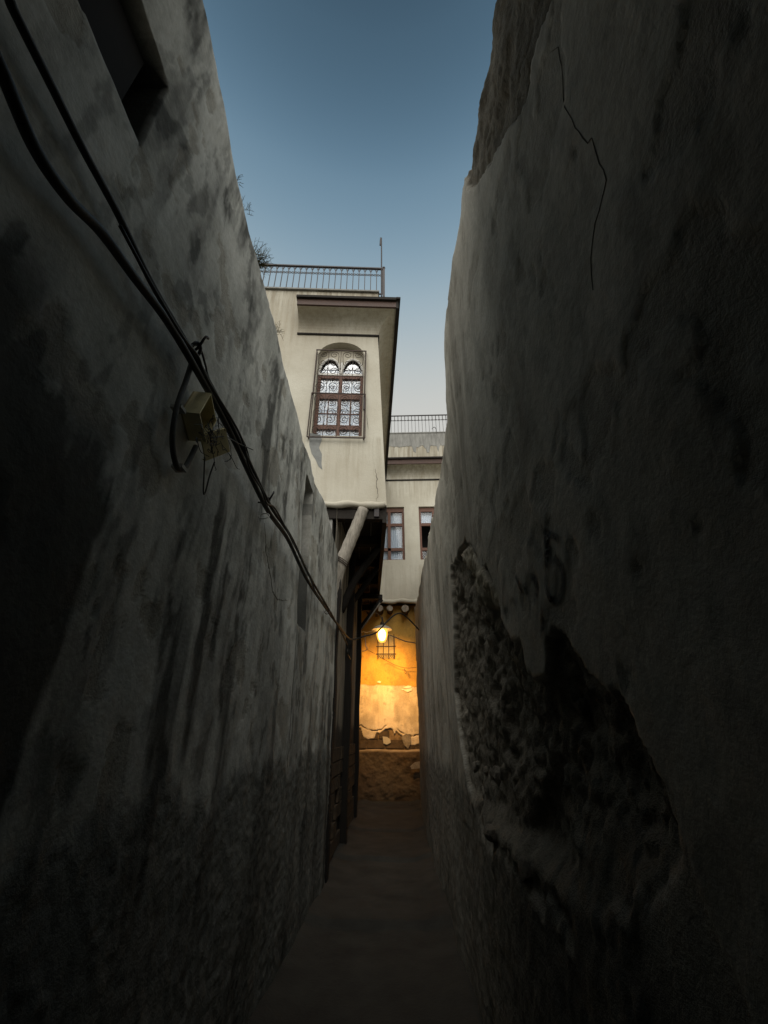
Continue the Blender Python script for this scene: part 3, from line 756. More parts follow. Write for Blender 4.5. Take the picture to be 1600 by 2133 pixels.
# wrought iron grille over the window: frame bars, uprights and rows of spiral scrolls
grille = MB(T)
GY0 = -.07
gx0, gx1, gz0, gzm, gz1 = WX0 - .03, WX1 + .03, 6.33, 7.36, 8.50
gr = MB(T)
gr.bar((gx0, GY0, gz1), (gx1, GY0, gz1), .016, .022)
grille = gr.build('window_grille', 'rust_iron', house)
for z, e in ((gz0, .03), (gzm, .02)): MB(T).bar((gx0 - e, GY0, z), (gx1 + e, GY0, z), .016, .022).build('cross_bar', 'rust_iron', grille)
for x in (gx0, gx1):
    s = -1 if x < wcx else 1
    g_ = MB(T); g_.bar((x, GY0, gzm), (x, GY0, gz1), .02, .02, (0, 1, 0)); g_.bar((x + s * .03, GY0 - .002, gz0), (x + s * .02, GY0 - .002, gzm), .02, .02, (0, 1, 0))
    for z in (gz0, gzm, gz1): g_.bar((x + s * .012, GY0, z + .012), (x + s * .012, .0, z + .012), .014, .014)
    g_.bar((x + s * .004, -.012, gz0), (x + s * .004, -.012, gz1), .016, .016, (0, 1, 0))
    g_.build('upright', 'rust_iron', grille)
cw = (gx1 - gx0) / 4
for k in (1, 2, 3):
    g_ = MB(T); g_.bar((gx0 + cw * k, GY0, gz0), (gx0 + cw * k, GY0, gz1), .011, .011, (0, 1, 0))
    for z in (6.62, 7.02, 7.62, 8.0): g_.box((gx0 + cw * k - .012, GY0 - .012, z - .012), (gx0 + cw * k + .012, GY0 + .012, z + .012))
    g_.build('upright', 'rust_iron', grille)
def spiral(cx, cz, r, turns, hand, a0):
    out = []
    for k in range(15):
        f = k / 14; a = a0 + hand * turns * 2 * math.pi * f; rr = r * (1 - .82 * f)
        out.append((cx + rr * math.cos(a), GY0, cz + rr * math.sin(a)))
    return out
rowz = [(6.36, 6.62), (6.62, 7.02), (7.02, 7.35), (7.38, 7.66), (7.66, 8.04), (8.04, 8.48)]
for c in range(4):
    x0 = gx0 + cw * c; hand = 1 if c % 2 == 0 else -1
    sx = x0 + (cw * .54 if hand > 0 else cw * .46)
    for (za, zb) in rowz:
        h = zb - za; r = min(cw * .40, h * .36); 
        top_s = spiral(sx, zb - r - .015, r, 1.55, -hand, math.pi / 2 + hand * 1.9)
        bot_s = spiral(sx, za + r + .015, r * .9, 1.5, hand, -math.pi / 2 - hand * 1.9)
        s_ = MB(T); s_.tube(top_s[::-1] + bot_s, .0062, 5)
        s_.build('scroll', 'rust_iron', grille)

# roof railing: bottom rail, top rail, balusters with forked heads, ring row
rail = MB(T); RZ0, RZ1, RYp = ZT + .12, 11.40, .10; RXa, RXb = -3.05, -.03
rail.bar((RXa, RYp, RZ1), (RXb + .03, RYp, RZ1), .05, .035)
railing = rail.build('roof_railing', 'iron', house)
MB(T).bar((RXa, RYp, RZ0), (RXb, RYp, RZ0), .03, .02).build('bottom_rail', 'iron', railing)
nb = 22
bal = MB(); bal.bar((0, 0, RZ0), (0, 0, RZ1 - .12), .017, .017, (0, 1, 0))
for s in (-1, 1): bal.tube([(0, 0, RZ1 - .15), (s * .018, 0, RZ1 - .09), (s * .034, 0, RZ1 - .05), (s * .05, 0, RZ1 - .03)], .0085, 5)
bal.bar((0, 0, RZ1 - .15), (0, 0, RZ1 - .02), .012, .012, (0, 1, 0))
balm = bal.mesh('baluster'); balm.materials.append(M['iron'])
ringm = MB()
for s in (-1, 1): ringm.tube([(s * .033 + .027 * math.cos(t), 0, .027 * math.sin(t)) for t in [2 * math.pi * k / 10 for k in range(11)]], .0085, 5)
ringm = ringm.mesh('ring_pair'); ringm.materials.append(M['iron'])
step = (RXb - RXa) / nb
for k in range(nb + 1):
    o = bpy.data.objects.new('baluster', balm); o.rotation_euler = (0, 0, HA); place(o, railing, T(Vector((RXa + step * k, RYp, 0))))
    if k < nb:
        o = bpy.data.objects.new('ring_pair', ringm); o.rotation_euler = (0, 0, HA); place(o, railing, T(Vector((RXa + step * (k + .5), RYp, RZ1 - .24))))
MB(T).bar((RXb + .03, RYp, ZT), (RXb + .03, RYp, RZ1 + .02), .05, .05, (0, 1, 0)).build('end_post', 'iron', railing)
MB(T).lathe([(.001, .05), (.035, .03), (.035, 0), (.001, 0)], (RXb + .03, RYp, RZ1 + .02), 10).build('post_cap', 'iron', railing)
mast = MB(T).tube([(RXb - .02, RYp, ZT + .02), (RXb - .025, RYp, 12.1), (RXb - .03, RYp, 12.62)], .016, 8).build('roof_mast', 'iron')
tag(mast, 'thin dark iron mast standing at the corner of the roof railing', 'mast')
MB(T).tube([(RXb - .03, RYp, 12.60), (RXb - .045, RYp, 12.62), (RXb - .05, RYp, 12.55), (RXb - .058, RYp, 12.32)], .018, 7).build('bent_tip', 'iron', mast)

# underside: planks, joists, edge beam
pl = MB(); pl.box((-.115, 0, -.012), (.115, DEP - .05, .012)); plm = pl.mesh('plank'); plm.materials.append(M['plank'])
for k in range(9):
    o = bpy.data.objects.new('plank', plm); o.rotation_euler = (rnd.uniform(-.004, .004), rnd.uniform(-.03, .03), HA)
    place(o, house, T(Vector((-.09 - .238 * k, .04, 4.965 + rnd.uniform(-.006, .006)))))
for yy, zz in ((.13, 4.86), (1.2, 4.85), (2.4, 4.84), (3.6, 4.84), (4.9, 4.84), (6.1, 4.84)):
    MB(T).box((-2.0, yy - .07, zz - .09), (.03 + rnd.uniform(-.03, .03), yy + .07, zz + .08)).build('joist', 'dark_wood', house)
MB(T).box((-.02, .05, 4.70), (.05, DEP - .1, 4.99)).build('edge_board', 'dark_wood', house)
MB(T).box((-.16, .02, 4.80), (-.08, .20, 5.0)).build('iron_bracket', 'iron', house)

# lower storey under the bay, with posts, set along the alley
lys = spaced(6.40, 11.0, .03, .05); lss = np.linspace(0, 1, 130)
Y, S = np.meshgrid(lys, lss, indexing='ij'); Z = -.1 + S * 5.05
X = -1.0 + (fbm(Y * .8, Z * .6, 3, 231) - .5) * .05 + (fbm(Y * 6, Z * 5, 3, 233) - .5) * .012
wear_shade = np.zeros(Y.shape + (4,))
wear_shade[..., 0] = np.clip(sstep(.5, .72, fbm(Y * 5, Z * .6, 4, 235)) * .7 + sstep(2.2, .3, Z) * .45, 0, .9)
wear_shade[..., 2] = sstep(1.75, 1.6, Z + .2 * (fbm(Y * 3, Z * 3, 3, 237) - .5))
grid_mesh('lower_wall', np.stack([X, Y, Z], -1), wear_shade, M['wall_low'], house)
MB().box((-4.6, 6.45, -.1), (-1.08, 11.0, 4.94)).build('lower_core', 'old_cement', house)
MB().box((-1.08, 10.985, -.1), (-.985, 11.02, 4.9)).build('corner_plaster', 'cream', house)
# low masonry course at the foot, its blocks staggered
bk = MB().box((-.02, -.19, -.085), (.02, .19, .085)).mesh('stone_block'); bk.materials.append(M['stone'])
for r_ in range(7):
    for k in range(11):
        yy = 6.62 + k * .40 + (.2 if r_ % 2 else 0)
        if yy < 10.75 and rnd.random() < .85: place(bpy.data.objects.new('stone_block', bk), house, (-.985 + rnd.uniform(-.006, .006), yy, .16 + r_ * .19))
def post(y, x, top_, wd, dp):
    mb = MB(); z0 = -.1; n = 9
    for k in range(n):
        za, zb = z0 + (top_ - z0) * k / n, z0 + (top_ - z0) * (k + 1) / n
        ja, jb = .012 * math.sin(k * 1.7 + y), .012 * math.sin((k + 1) * 1.7 + y)
        mb.hexa([(x - .1 + ja, y - wd / 2, za), (x + dp + ja, y - wd / 2, za), (x + dp + ja, y + wd / 2, za), (x - .1 + ja, y + wd / 2, za),
                 (x - .1 + jb, y - wd / 2, zb), (x + dp + jb, y - wd / 2, zb), (x + dp + jb, y + wd / 2, zb), (x - .1 + jb, y + wd / 2, zb)])
    return mb.build('post', 'post', house)
post(6.46, -.99, 3.9, .15, .10); post(8.35, -.99, 4.9, .15, .12); post(10.55, -.99, 4.8, .16, .09)
# braces
def log(name, pts, rr, mat='grey_log'):
    P = bez(pts, 6); k = len(P)
    r = [rr[0] + (rr[1] - rr[0]) * i / (k - 1) + .004 * math.sin(i * 2.1) for i in range(k)]
    return MB().tube(P, r, 12).build(name, mat, house, True)
log('brace_log', [(-1.00, 6.48, 3.20), (-.99, 6.46, 3.55), (-.93, 6.45, 3.88), (-.80, 6.44, 4.26), (-.67, 6.43, 4.62), (-.565, 6.43, 4.94)], (.112, .092))
tie = MB()
for k in range(3):
    c = Vector((-.895 + .012 * k, 6.447, 3.98 + .025 * k)); dx = Vector((.55, -.05, .83)).normalized(); a_ = dx.cross(Vector((0, 1, 0))).normalized(); b_ = dx.cross(a_)
    tie.tube([c + a_ * .114 * math.cos(t) + b_ * .114 * math.sin(t) for t in [2 * math.pi * j / 16 for j in range(17)]], .006, 5)
tie.build('wire_tie', 'rust_iron', house)
log('brace_log', [(-1.02, 7.55, 3.5), (-.75, 7.6, 4.15), (-.32, 7.65, 4.80)], (.07, .065), 'post')
log('brace_log', [(-1.02, 8.4, 3.75), (-.75, 8.6, 4.2), (-.42, 8.8, 4.78)], (.06, .055), 'post')
MB().bar((-1.0, 10.62, 4.62), (-.40, 10.62, 4.62), .12, .10).build('joist', 'dark_wood', house)
MB().bar((-1.0, 10.60, 3.75), (-.42, 10.62, 4.56), .07, .09).build('brace_board', 'post', house)
MB().bar((-.96, 10.53, 3.72), (-.45, 10.53, 4.45), .012, .03).build('brace_lit_edge', 'grey_log', house)  # pale strip standing in for the lit edge of the brace

# =================================================================== FAR HOUSE closing the alley
FY, FL = 13.2, 13.6
far = empty('far_house', (0, 13.6, 0), 'cream house closing the alley end above the lit stone wall', 'house')
fx = lambda u, v, Yp=FY: on_y(u, v, Yp)
wins = [(-.78, .24, 6.58, 8.52), (.74, 1.76, 6.58, 8.52)]
zb0 = 5.22
xs = sorted([-4.5, 3.5] + [q for a in wins for q in a[:2]]); zz = [zb0, 6.58, 8.52, 9.5, 10.3, 11.62]
mb = MB()
for xa, xb in zip(xs, xs[1:]):
    for za, zb in zip(zz, zz[1:]):
        if any(xa >= a[0] - 1e-6 and xb <= a[1] + 1e-6 and za >= a[2] - 1e-6 and zb <= a[3] + 1e-6 for a in wins): continue
        mb.face([(xa, FY, za), (xb, FY, za), (xb, FY, zb), (xa, FY, zb)])
for x0, x1, z0, z1 in wins:
    d = .16
    mb.face([(x0, FY, z0), (x0, FY + d, z0), (x0, FY + d, z1), (x0, FY, z1)]); mb.face([(x1, FY, z0), (x1, FY, z1), (x1, FY + d, z1), (x1, FY + d, z0)])
    mb.face([(x0, FY, z1), (x0, FY + d, z1), (x1, FY + d, z1), (x1, FY, z1)]); mb.face([(x0, FY, z0), (x1, FY, z0), (x1, FY + d, z0), (x0, FY + d, z0)])
mb.face([(-4.5, FY, 11.62), (3.5, FY, 11.62), (3.5, FY + 5, 11.62), (-4.5, FY + 5, 11.62)])
mb.face([(3.5, FY, zb0), (3.5, FY + 5, zb0), (3.5, FY + 5, 11.62), (3.5, FY, 11.62)])
mb.build('wall', 'cream', far)
pts = [(-3.5 + .12 * k, FY + .02 + .015 * math.sin(k * 2.3), zb0 + .02 * math.sin(k * 1.1)) for k in range(52)]
MB().tube(pts, [.07 + .012 * math.sin(k * 1.9) for k in range(52)], 8).build('plaster_lip', 'cream', far, True)
prof = [(.34 * (1 - math.cos(math.pi / 2 * k / 8)) + .004, 9.62 + .42 * math.sin(math.pi / 2 * k / 8)) for k in range(9)]
mb = MB(); rows = [[mb.p(-3.5, FY - d, z), mb.p(3.5, FY - d, z)] for d, z in prof]
for a, b in zip(rows, rows[1:]): mb.f.append([a[0], a[1], b[1], b[0]])
mb.build('coving', 'cream', far)
MB().box((-3.5, FY - .025, 9.56), (3.5, FY - .003, 9.61)).build('bead_moulding', 'post', far)
MB().box((-3.5, FY - .38, 10.03), (3.5, FY - .34, 10.22)).build('fascia_board', 'brown_wood', far)
MB().box((-3.5, FY - .44, 10.223), (3.5, FY - .003, 10.28)).build('drip_edge', 'dark_wood', far)
# weathered parapet top: grey stained coat with a ragged lower edge
px_ = np.linspace(-3.4, 3.4, 240); zl = 11.14 - .10 * fbm(px_ * 1.6, px_ * 0, 3, 301) - .30 * sstep(.45, .75, fbm(px_ * 9, px_ * 0, 3, 305)) - .1 * fbm(px_ * 26, px_ * 0, 2, 307)
mb = MB(); lo = [mb.p(float(x), FY - .010, float(z)) for x, z in zip(px_, zl)]; hi = [mb.p(float(x), FY - .010, 11.63) for x in px_]; bk2 = [mb.p(float(x), FY + .005, float(z)) for x, z in zip(px_, zl)]
for i in range(len(px_) - 1): mb.f += [[lo[i], lo[i + 1], hi[i + 1], hi[i]], [lo[i], bk2[i], bk2[i + 1], lo[i + 1]]]
mb.build('parapet_stain_coat', 'old_cement', far)
MB().box((-3.5, FY - .03, 11.633), (3.5, FY + .25, 11.67)).build('parapet_cap', 'old_cement', far)
# windows
for i, (x0, x1, z0, z1) in enumerate(wins):
    ya, yb = FY + .07, FY + .13; xm = (x0 + x1) / 2; f = .075
    wd = MB().box((x0 + .004, ya, z0 + .004), (x0 + f, yb, z1 - .10)).build('window', 'window_wood', far)
    parts = [('window_stile', (x1 - f, x1 - .004, z0 + .004, z1 - .10)), ('mullion', (xm - .05, xm + .05, z0 + .004, z1 - .10)),
             ('window_rail', (x0 + .004, x1 - .004, z1 - .17, z1 - .02)), ('window_rail', (x0 + f, x1 - f, 7.82, 7.92)),
             ('window_rail', (x0 + f, x1 - f, 6.92, 7.02)), ('window_rail', (x0 + f, x1 - f, z0 + .004, z0 + .04))]
    for j, (nm, (a, b, c, e)) in enumerate(parts): MB().box((a, ya - .002 * (j % 3 + 1), c), (b, yb, e)).build(nm, 'window_wood', wd)
    for a, b in ((x0 + f, xm - .05), (xm + .05, x1 - f)):
        for c, e in ((z0 + .04, 6.92), (7.02, 7.82), (7.92, z1 - .17)):
            if i == 1 and c == 7.02: continue
            MB().box((a, ya + .03, c), (b, ya + .035, e)).build('pane', 'glass', wd)
        mb = MB(); n = 30
        zc0 = z0 if i == 0 else 7.86
        for k in range(n):
            xa, xb = a + (b - a) * k / n, a + (b - a) * (k + 1) / n
            s0, s1 = .02 * math.sin(k * 1.3), .02 * math.sin((k + 1) * 1.3)
            mb.face([(xa, FY + .20 + s0, zc0), (xb, FY + .20 + s1, zc0), (xb, FY + .20 + s1 * .3, z1), (xa, FY + .20 + s0 * .3, z1)])
        mb.build('curtain', 'curtain', wd)
    MB().box((x0 - .1, FY + .7, z0 - .1), (x1 + .1, FY + .74, z1 + .1)).build('room_back', 'dark_room', wd)
# roof railing
rr = MB(); r0, r1 = 11.74, 12.55
rr.bar((-2.6, FY + .08, r1), (2.2, FY + .08, r1), .04, .03)
frail = rr.build('roof_railing', 'iron', far)
for z_, t_ in ((r0, .02), (r1 - .23, .012)): MB().bar((-2.6, FY + .08, z_), (2.2, FY + .08, z_), t_, t_).build('lower_rail', 'iron', frail)
bal = MB(); bal.bar((0, 0, r0), (0, 0, r1 - .02), .014, .014, (0, 1, 0)); bal.bar((0, 0, r1 - .2), (0, 0, r1 - .03), .026, .02, (0, 1, 0))
for s in (-1, 1): bal.tube([(s * .03 + .022 * math.cos(t), 0, r1 - .23 + .022 * math.sin(t)) for t in [2 * math.pi * k / 8 for k in range(9)]], .006, 4)
bm2 = bal.mesh('baluster'); bm2.materials.append(M['iron'])
for k in range(36): place(bpy.data.objects.new('baluster', bm2), frail, (-2.55 + k * .132, FY + .08, 0))
q = fx(905, 900); tag(MB().tube(bez([(q.x + .06, FY + .0, 11.66), (q.x + .07, FY, 11.80), (q.x + .03, FY, 11.90), (q.x - .03, FY, 11.90), (q.x - .06, FY, 11.84), (q.x - .09, FY, 11.83)], 6), .012, 6).build('bent_pipe', 'iron'),
    'small bent dark pipe hooking up from the far parapet', 'pipe')
# joist logs carrying the upper storey, with their pale sawn ends
for j, u in enumerate((768, 791, 812, 844, 870, 896)):
    q = on_y(u, 1267, FY - .04); r = (.10, .105, .095, .115, .10, .10)[j]
    lg = MB().tube([(q.x, FY - .02, q.z), (q.x, FL + .1, q.z)], r, 12, False).build('joist_log', 'plank', far, True)
    mb = MB(); rnd2 = random.Random(j); ring = [mb.p(q.x + r * rnd2.uniform(.85, 1.05) * math.cos(t), FY - .045 + rnd2.uniform(-.012, .012), q.z + r * rnd2.uniform(.85, 1.05) * math.sin(t)) for t in [2 * math.pi * k / 12 for k in range(12)]]
    rg2 = [mb.p(q.x + r * math.cos(t), FY - .018, q.z + r * math.sin(t)) for t in [2 * math.pi * k / 12 for k in range(12)]]
    mb.f.append(ring)
    for k in range(12): mb.f.append([ring[k], ring[(k + 1) % 12], rg2[(k + 1) % 12], rg2[k]])
    mb.build('sawn_end', 'log_end', lg)
MB().box((-4.5, FY + .05, 5.18), (3.5, FL + .1, 5.24)).build('floor_soffit', 'dark_wood', far)

# lower wall, lit by the lamp: ochre coat above cream, broken plaster, masonry, earth plinth
xs_ = np.linspace(-3.6, 2.2, 330); zs_ = np.linspace(-.1, 5.2, 300)
XX, ZZ = np.meshgrid(xs_, zs_, indexing='ij')
yy = FL + (fbm(XX * .8, ZZ * .7, 3, 401) - .5) * .05 + (fbm(XX * 7, ZZ * 7, 4, 403) - .5) * .016
wear_shade = np.zeros(XX.shape + (4,))
ochre_edge = 2.80 - .035 * XX + .07 * (fbm(XX * 3.5, XX * 0, 3, 405) - .5) + .03 * (fbm(XX * 16, ZZ * 16, 2, 407) - .5)
oc = sstep(-.012, .012, ZZ - ochre_edge); wear_shade[..., 3] = oc * .9; yy -= .006 * oc
pe = np.interp(XX, [-1.6, -1.1, -.9, -.55, -.35, -.2, 0, .2, .6, 1.5], [1.78, 1.76, 1.66, 1.66, 1.79, 1.74, 1.60, 1.52, 1.52, 1.5]) + .10 * (fbm(XX * 6, ZZ * 6, 3, 409) - .5)
bare = sstep(.0, -.03, ZZ - (pe - .06 - .16 * sstep(.45, .7, fbm(XX * 4, XX * 0 + 3, 3, 411))))
yy += .045 * bare; wear_shade[..., 1] = bare
crackm = sstep(.018, .006, np.abs(ZZ - pe)) * sstep(.35, .5, fbm(XX * 3, XX * 0, 2, 413)); yy += .05 * crackm; wear_shade[..., 0] = np.maximum(wear_shade[..., 0], crackm)
pl_top = 1.17 + .06 * (fbm(XX * 2.5, XX * 0, 3, 415) - .5)
plm_ = sstep(.03, -.05, ZZ - pl_top); yy -= plm_ * (.14 + .10 * sstep(1.1, .1, ZZ)) + plm_ * (fbm(XX * 5, ZZ * 5, 5, 417, .6) - .5) * .10
wear_shade[..., 2] = plm_; wear_shade[..., 1] *= (1 - plm_)
bs = sstep(.45, .65, fbm(XX * 2.2, ZZ * 2.0, 5, 419)) * plm_ * .85
wear_shade[..., 0] = np.clip(np.maximum(wear_shade[..., 0], bs), 0, 1)
wear_shade[..., 0] = np.maximum(wear_shade[..., 0], sstep(.62, .8, fbm(XX * 9, ZZ * 9, 4, 421)) * .35)
wear_shade[..., 0] = np.maximum(wear_shade[..., 0], sstep(.50, .72, fbm(XX * 2.6, ZZ * 1.8, 5, 423)) * .38 * (1 - plm_))
grid_mesh('lower_wall', np.stack([XX, yy, ZZ], -1), wear_shade, M['wall_far'], far, flip=False)
# masonry blocks where the plaster is gone
edges = {0: [-2.0, -1.42, -.94, -.43, .1, .42, .9], 1: [-1.75, -1.2, -.62, -.30, .26, .75]}
for rI, (za, zb) in enumerate(((1.20, 1.42), (1.44, 1.64))):
    e = edges[rI]
    for xa, xb in zip(e, e[1:]):
        if rI == 1 and rnd.random() < .25: continue
        mb = MB(); j = lambda: rnd.uniform(-.012, .012); y0 = FL + .005 + j()
        mb.hexa([(xa + .012, y0, za + j()), (xb - .012, y0 + j(), za + j()), (xb - .012, FL + .2, za), (xa + .012, FL + .2, za), (xa + .012 + j(), y0 + j(), zb - .01), (xb - .012, y0, zb - .01 + j()), (xb - .012, FL + .2, zb), (xa + .012, FL + .2, zb)])
        mb.build('stone_block', 'stone', far)
# flakes of old plaster clinging to the blocks and missing paint above
def flake(name, px, mat, off):
    pts = [on_y(u, v, FL - off) for u, v in px]; mb = MB(); a = [mb.p(q) for q in pts]; b = [mb.p(q + Vector((0, .03, 0))) for q in pts]
    mb.f.append(a); [mb.f.append([a[i], a[(i + 1) % len(a)], b[(i + 1) % len(a)], b[i]]) for i in range(len(a))]; mb.build(name, mat, far)
flake('plaster_flake', [(797, 1534), (806, 1535), (813, 1540), (814, 1547), (806, 1551), (799, 1549)], 'cream', .03)
flake('plaster_flake', [(836, 1535), (846, 1528), (856, 1533), (857, 1545), (850, 1560), (842, 1552)], 'rubble', .03)
flake('bare_patch', [(839, 1432), (850, 1428), (857, 1429), (857, 1432), (847, 1434)], 'flake', .022)
flake('bare_patch', [(840, 1437), (858, 1433), (858, 1438), (849, 1442)], 'flake', .022)
flake('bare_patch', [(836, 1435), (845, 1436), (838, 1438)], 'flake', .022)
flake('bare_patch', [(785, 1421), (790, 1418), (794, 1420), (792, 1423)], 'flake', .022)
flake('loose_stone', [(855, 1596), (864, 1588), (874, 1586), (880, 1592), (876, 1600), (866, 1602), (857, 1602)], 'rubble', .29)
# small barred opening behind the lamp
a = on_y(784, 1373, FL - .05); b = on_y(824, 1325, FL - .05)
MB().box((a.x + .03, FL - .045, a.z + .02), (b.x - .03, FL - .032, b.z)).build('barred_opening_back', 'box_in', far)
bars = MB()
for z in (a.z + .14, a.z + .36): bars.bar((a.x, FL - .10, z), (b.x, FL - .10, z), .02, .025)
bg_ = bars.build('barred_opening', 'rust_iron', far)
for k in range(4):
    x = a.x + .05 + (b.x - a.x - .1) * k / 3
    MB().bar((x, FL - .085, a.z), (x, FL - .085, b.z + .05), .022, .022, (0, 1, 0)).build('iron_bar', 'rust_iron', bg_)
for k in range(8):
    x = a.x + .06 + (b.x - a.x - .12) * k / 7
    MB().tube([(x + .035 * math.cos(t) * (1 - .08 * i), FL - .07, a.z + .075 + .04 * math.sin(t)) for i, t in enumerate([.9 * j for j in range(8)])], .006, 4).build('scroll', 'rust_iron', bg_)
# dark vertical bar by the corner
q = on_y(869, 1320, 12.9); q2 = on_y(870, 1372, 12.9)
tag(MB().bar((q.x, 13.4, q.z + .05), (q2.x, 13.4, q2.z), .05, .05, (0, 1, 0)).build('iron_downpipe', 'iron'), 'short dark iron upright fixed beside the wall corner right of the lamp', 'pipe')

# unseen mass added beyond the right wall to block sun at the far end
sh = empty('added_sun_block', (2.2, 9, 0), 'unseen added mass behind the right alley wall, blocking sun at the turning', 'house')
MB().box((1.06, 4.0, -.1), (4.0, 13.15, 6.6)).build('wall', 'cream', sh)
eh = empty('light_stop_wall', (-4.7, 12.3, 0), 'unseen added wall stopping light at the left turning under the jetty', 'wall')  # unseen wall added to stop light leaking in from the left
MB().box((-4.9, 10.9, -.1), (-4.6, 13.7, 4.95)).build('plaster_face', 'cream', eh)

# =================================================================== STREET LAMP
lp = on_y(796, 1312, 11.9)
lamp = empty('street_lamp', (lp.x, lp.y, lp.z), 'lit street lamp with white globe under a round enamel shade', 'lamp')
MB().lathe([(.001, -.345), (.05, -.335), (.095, -.30), (.128, -.23), (.148, -.14), (.155, -.06), (.145, -.01), (.11, .03)], lp, 24).build('globe', 'glow', lamp, True)
MB().lathe([(.001, -.295), (.04, -.285), (.08, -.245), (.102, -.17), (.105, -.09), (.08, -.03), (.04, .02), (.001, .025)], lp, 20).build('bulb', 'bulb', lamp, True)
sz = .05
MB().lathe([(.05, sz + .075), (.10, sz + .065), (.20, sz + .02), (.275, sz - .045), (.28, sz - .052), (.273, sz - .054), (.20, sz + .008), (.10, sz + .05), (.05, sz + .058)], lp, 32).build('shade', 'shade_metal', lamp, True)
MB().lathe([(.001, sz + .17), (.04, sz + .165), (.055, sz + .12), (.055, sz + .045), (.001, sz + .045)], lp, 16).build('socket', 'iron', lamp, True)
MB().tube(bez([(lp.x, lp.y, lp.z + sz + .15), (lp.x, lp.y + .05, lp.z + sz + .28), (lp.x, lp.y + .3, lp.z + sz + .33), (lp.x, FL + .02, lp.z + sz + .30)], 6), .016, 8).build('bracket_arm', 'iron', lamp, True)

ld = bpy.data.lights.new('lamp_light', 'SPOT'); ld.energy = 510; ld.color = (1, .49, .11); ld.spot_size = R(100); ld.spot_blend = 1.0; ld.shadow_soft_size = .12
lo_ = bpy.data.objects.new('lamp_light', ld); lo_.rotation_euler = (R(62), 0, R(-4)); place(lo_, lamp, (lp.x, lp.y, lp.z - .36))

# =================================================================== CABLES ON THE LEFT WALL
def wallpt(u, v, off):
    q = on_x(u, v, LX + off); return Vector((LX + off, q.y, q.z))
def wire(name, pts, r, mat, label, cat='cable', group=None, n=8, k=8, sm=True):
    o = MB().tube(bez(pts, k), r, n).build(name, mat, None, sm)
    return tag(o, label, cat, group)
mainpx = [(-60, 20), (0, 140), (70, 305), (140, 410), (210, 483), (280, 578), (350, 672), (420, 790), (480, 902), (522, 992), (560, 1067), (600, 1124), (640, 1208), (680, 1268), (700, 1296)]
main = [wallpt(u, v, .055) for u, v in mainpx]
cross = [(730, 1331, -.70, 8.0), (760, 1325, -.45, 8.2), (785, 1317, -.3, 8.35), (805, 1296, -.15, 8.55), (822, 1281, 0, 8.75), (835, 1278, .1, 8.9), (850, 1288, .2, 9.05), (874, 1313, .4, 9.3)]
mcross = [on_y(u, v, y) for u, v, _, y in cross]
wire('thick_cable', main + mcross, .0155, 'cable', 'thickest black cable down the left wall, arching across the alley before the lamp', group='cables')
secpx = [(20, 0), (35, 35), (105, 175), (175, 315), (245, 445), (315, 588), (378, 696), (428, 782), (486, 892), (530, 985), (566, 1058), (607, 1120), (648, 1206), (690, 1278), (722, 1340), (724, 1362), (730, 1373)]
wire('dropping_cable', [wallpt(u, v, .07 if i > 6 else .05) for i, (u, v) in enumerate(secpx)], .0115, 'cable', 'second black cable above the thickest one, its loose end dropping past the dark posts', group='cables')
thin1 = [(250, 470), (320, 600), (380, 700), (412, 742), (432, 790), (500, 905), (520, 975), (545, 1020), (556, 1048), (575, 1062), (610, 1130), (640, 1190), (660, 1240)]
wire('thin_cable', [wallpt(u, v, .095) for u, v in thin1], .006, 'cable', 'thin slack wire looping along the top of the cable bundle', group='cables')
thin2 = [(395, 720), (415, 722), (428, 760), (434, 785), (460, 850), (505, 915), (520, 958), (530, 1000)]
wire('thin_cable', [wallpt(u, v, .06) for u, v in thin2], .005, 'cable', 'short thin wire bowing out above the junction box', group='cables')
def clip(u, v, label):
    q = wallpt(u, v, .06); mb = MB()
    mb.tube([q + Vector((.03 * math.sin(t) * .4, .028 * math.cos(t), .028 * math.sin(t))) for t in [2 * math.pi * k / 12 for k in range(13)]], .008, 6)
    mb.tube(bez([q + Vector((-.06, 0, 0)), q, q + Vector((.04, -.02, .05)), q + Vector((.03, .02, .09))], 5), .006, 6)
    return tag(mb.build('cable_clip', 'iron', None, True), label, 'clip', 'iron clips holding the cable bundle')
clip(408, 728, 'dark iron hook clip on the cables above the junction box')
clip(556, 1046, 'dark ring clip on the cables near the wall slot')
for i, (u, v) in enumerate(((550, 1075), (682, 1275))):
    c = wallpt(u, v, .06); nx = Vector((1, 0, 0)); 
    tag(MB().tube([c + nx * .034 * math.cos(t) + Vector((0, .55, .83)) * .034 * math.sin(t) for t in [2 * math.pi * k / 14 for k in range(15)]], .004, 5).build('cable_tie', 'tie' if i == 0 else 'iron', None, True),
        ('pale tie round the cable bundle above the slot', 'dark wire tie where the cables leave the wall')[i], 'cable tie')
# conduit loop beside the box
cl = [(398, 760), (388, 792), (374, 830), (366, 860), (360, 900), (360, 935), (366, 965), (374, 977), (386, 972), (396, 955), (408, 930)]
con = tag(MB().tube(bez([wallpt(u, v, .035) for u, v in cl], 6), .0115, 8).build('conduit_loop', 'conduit', None, True), 'grey conduit bent in a loop left of the open junction box', 'conduit')
for u, v in ((375, 852), (377, 975)):
    q = wallpt(u, v, .035); MB().box((q.x - .03, q.y - .022, q.z - .008), (q.x + .016, q.y + .022, q.z + .008)).build('clamp', 'tie', con)
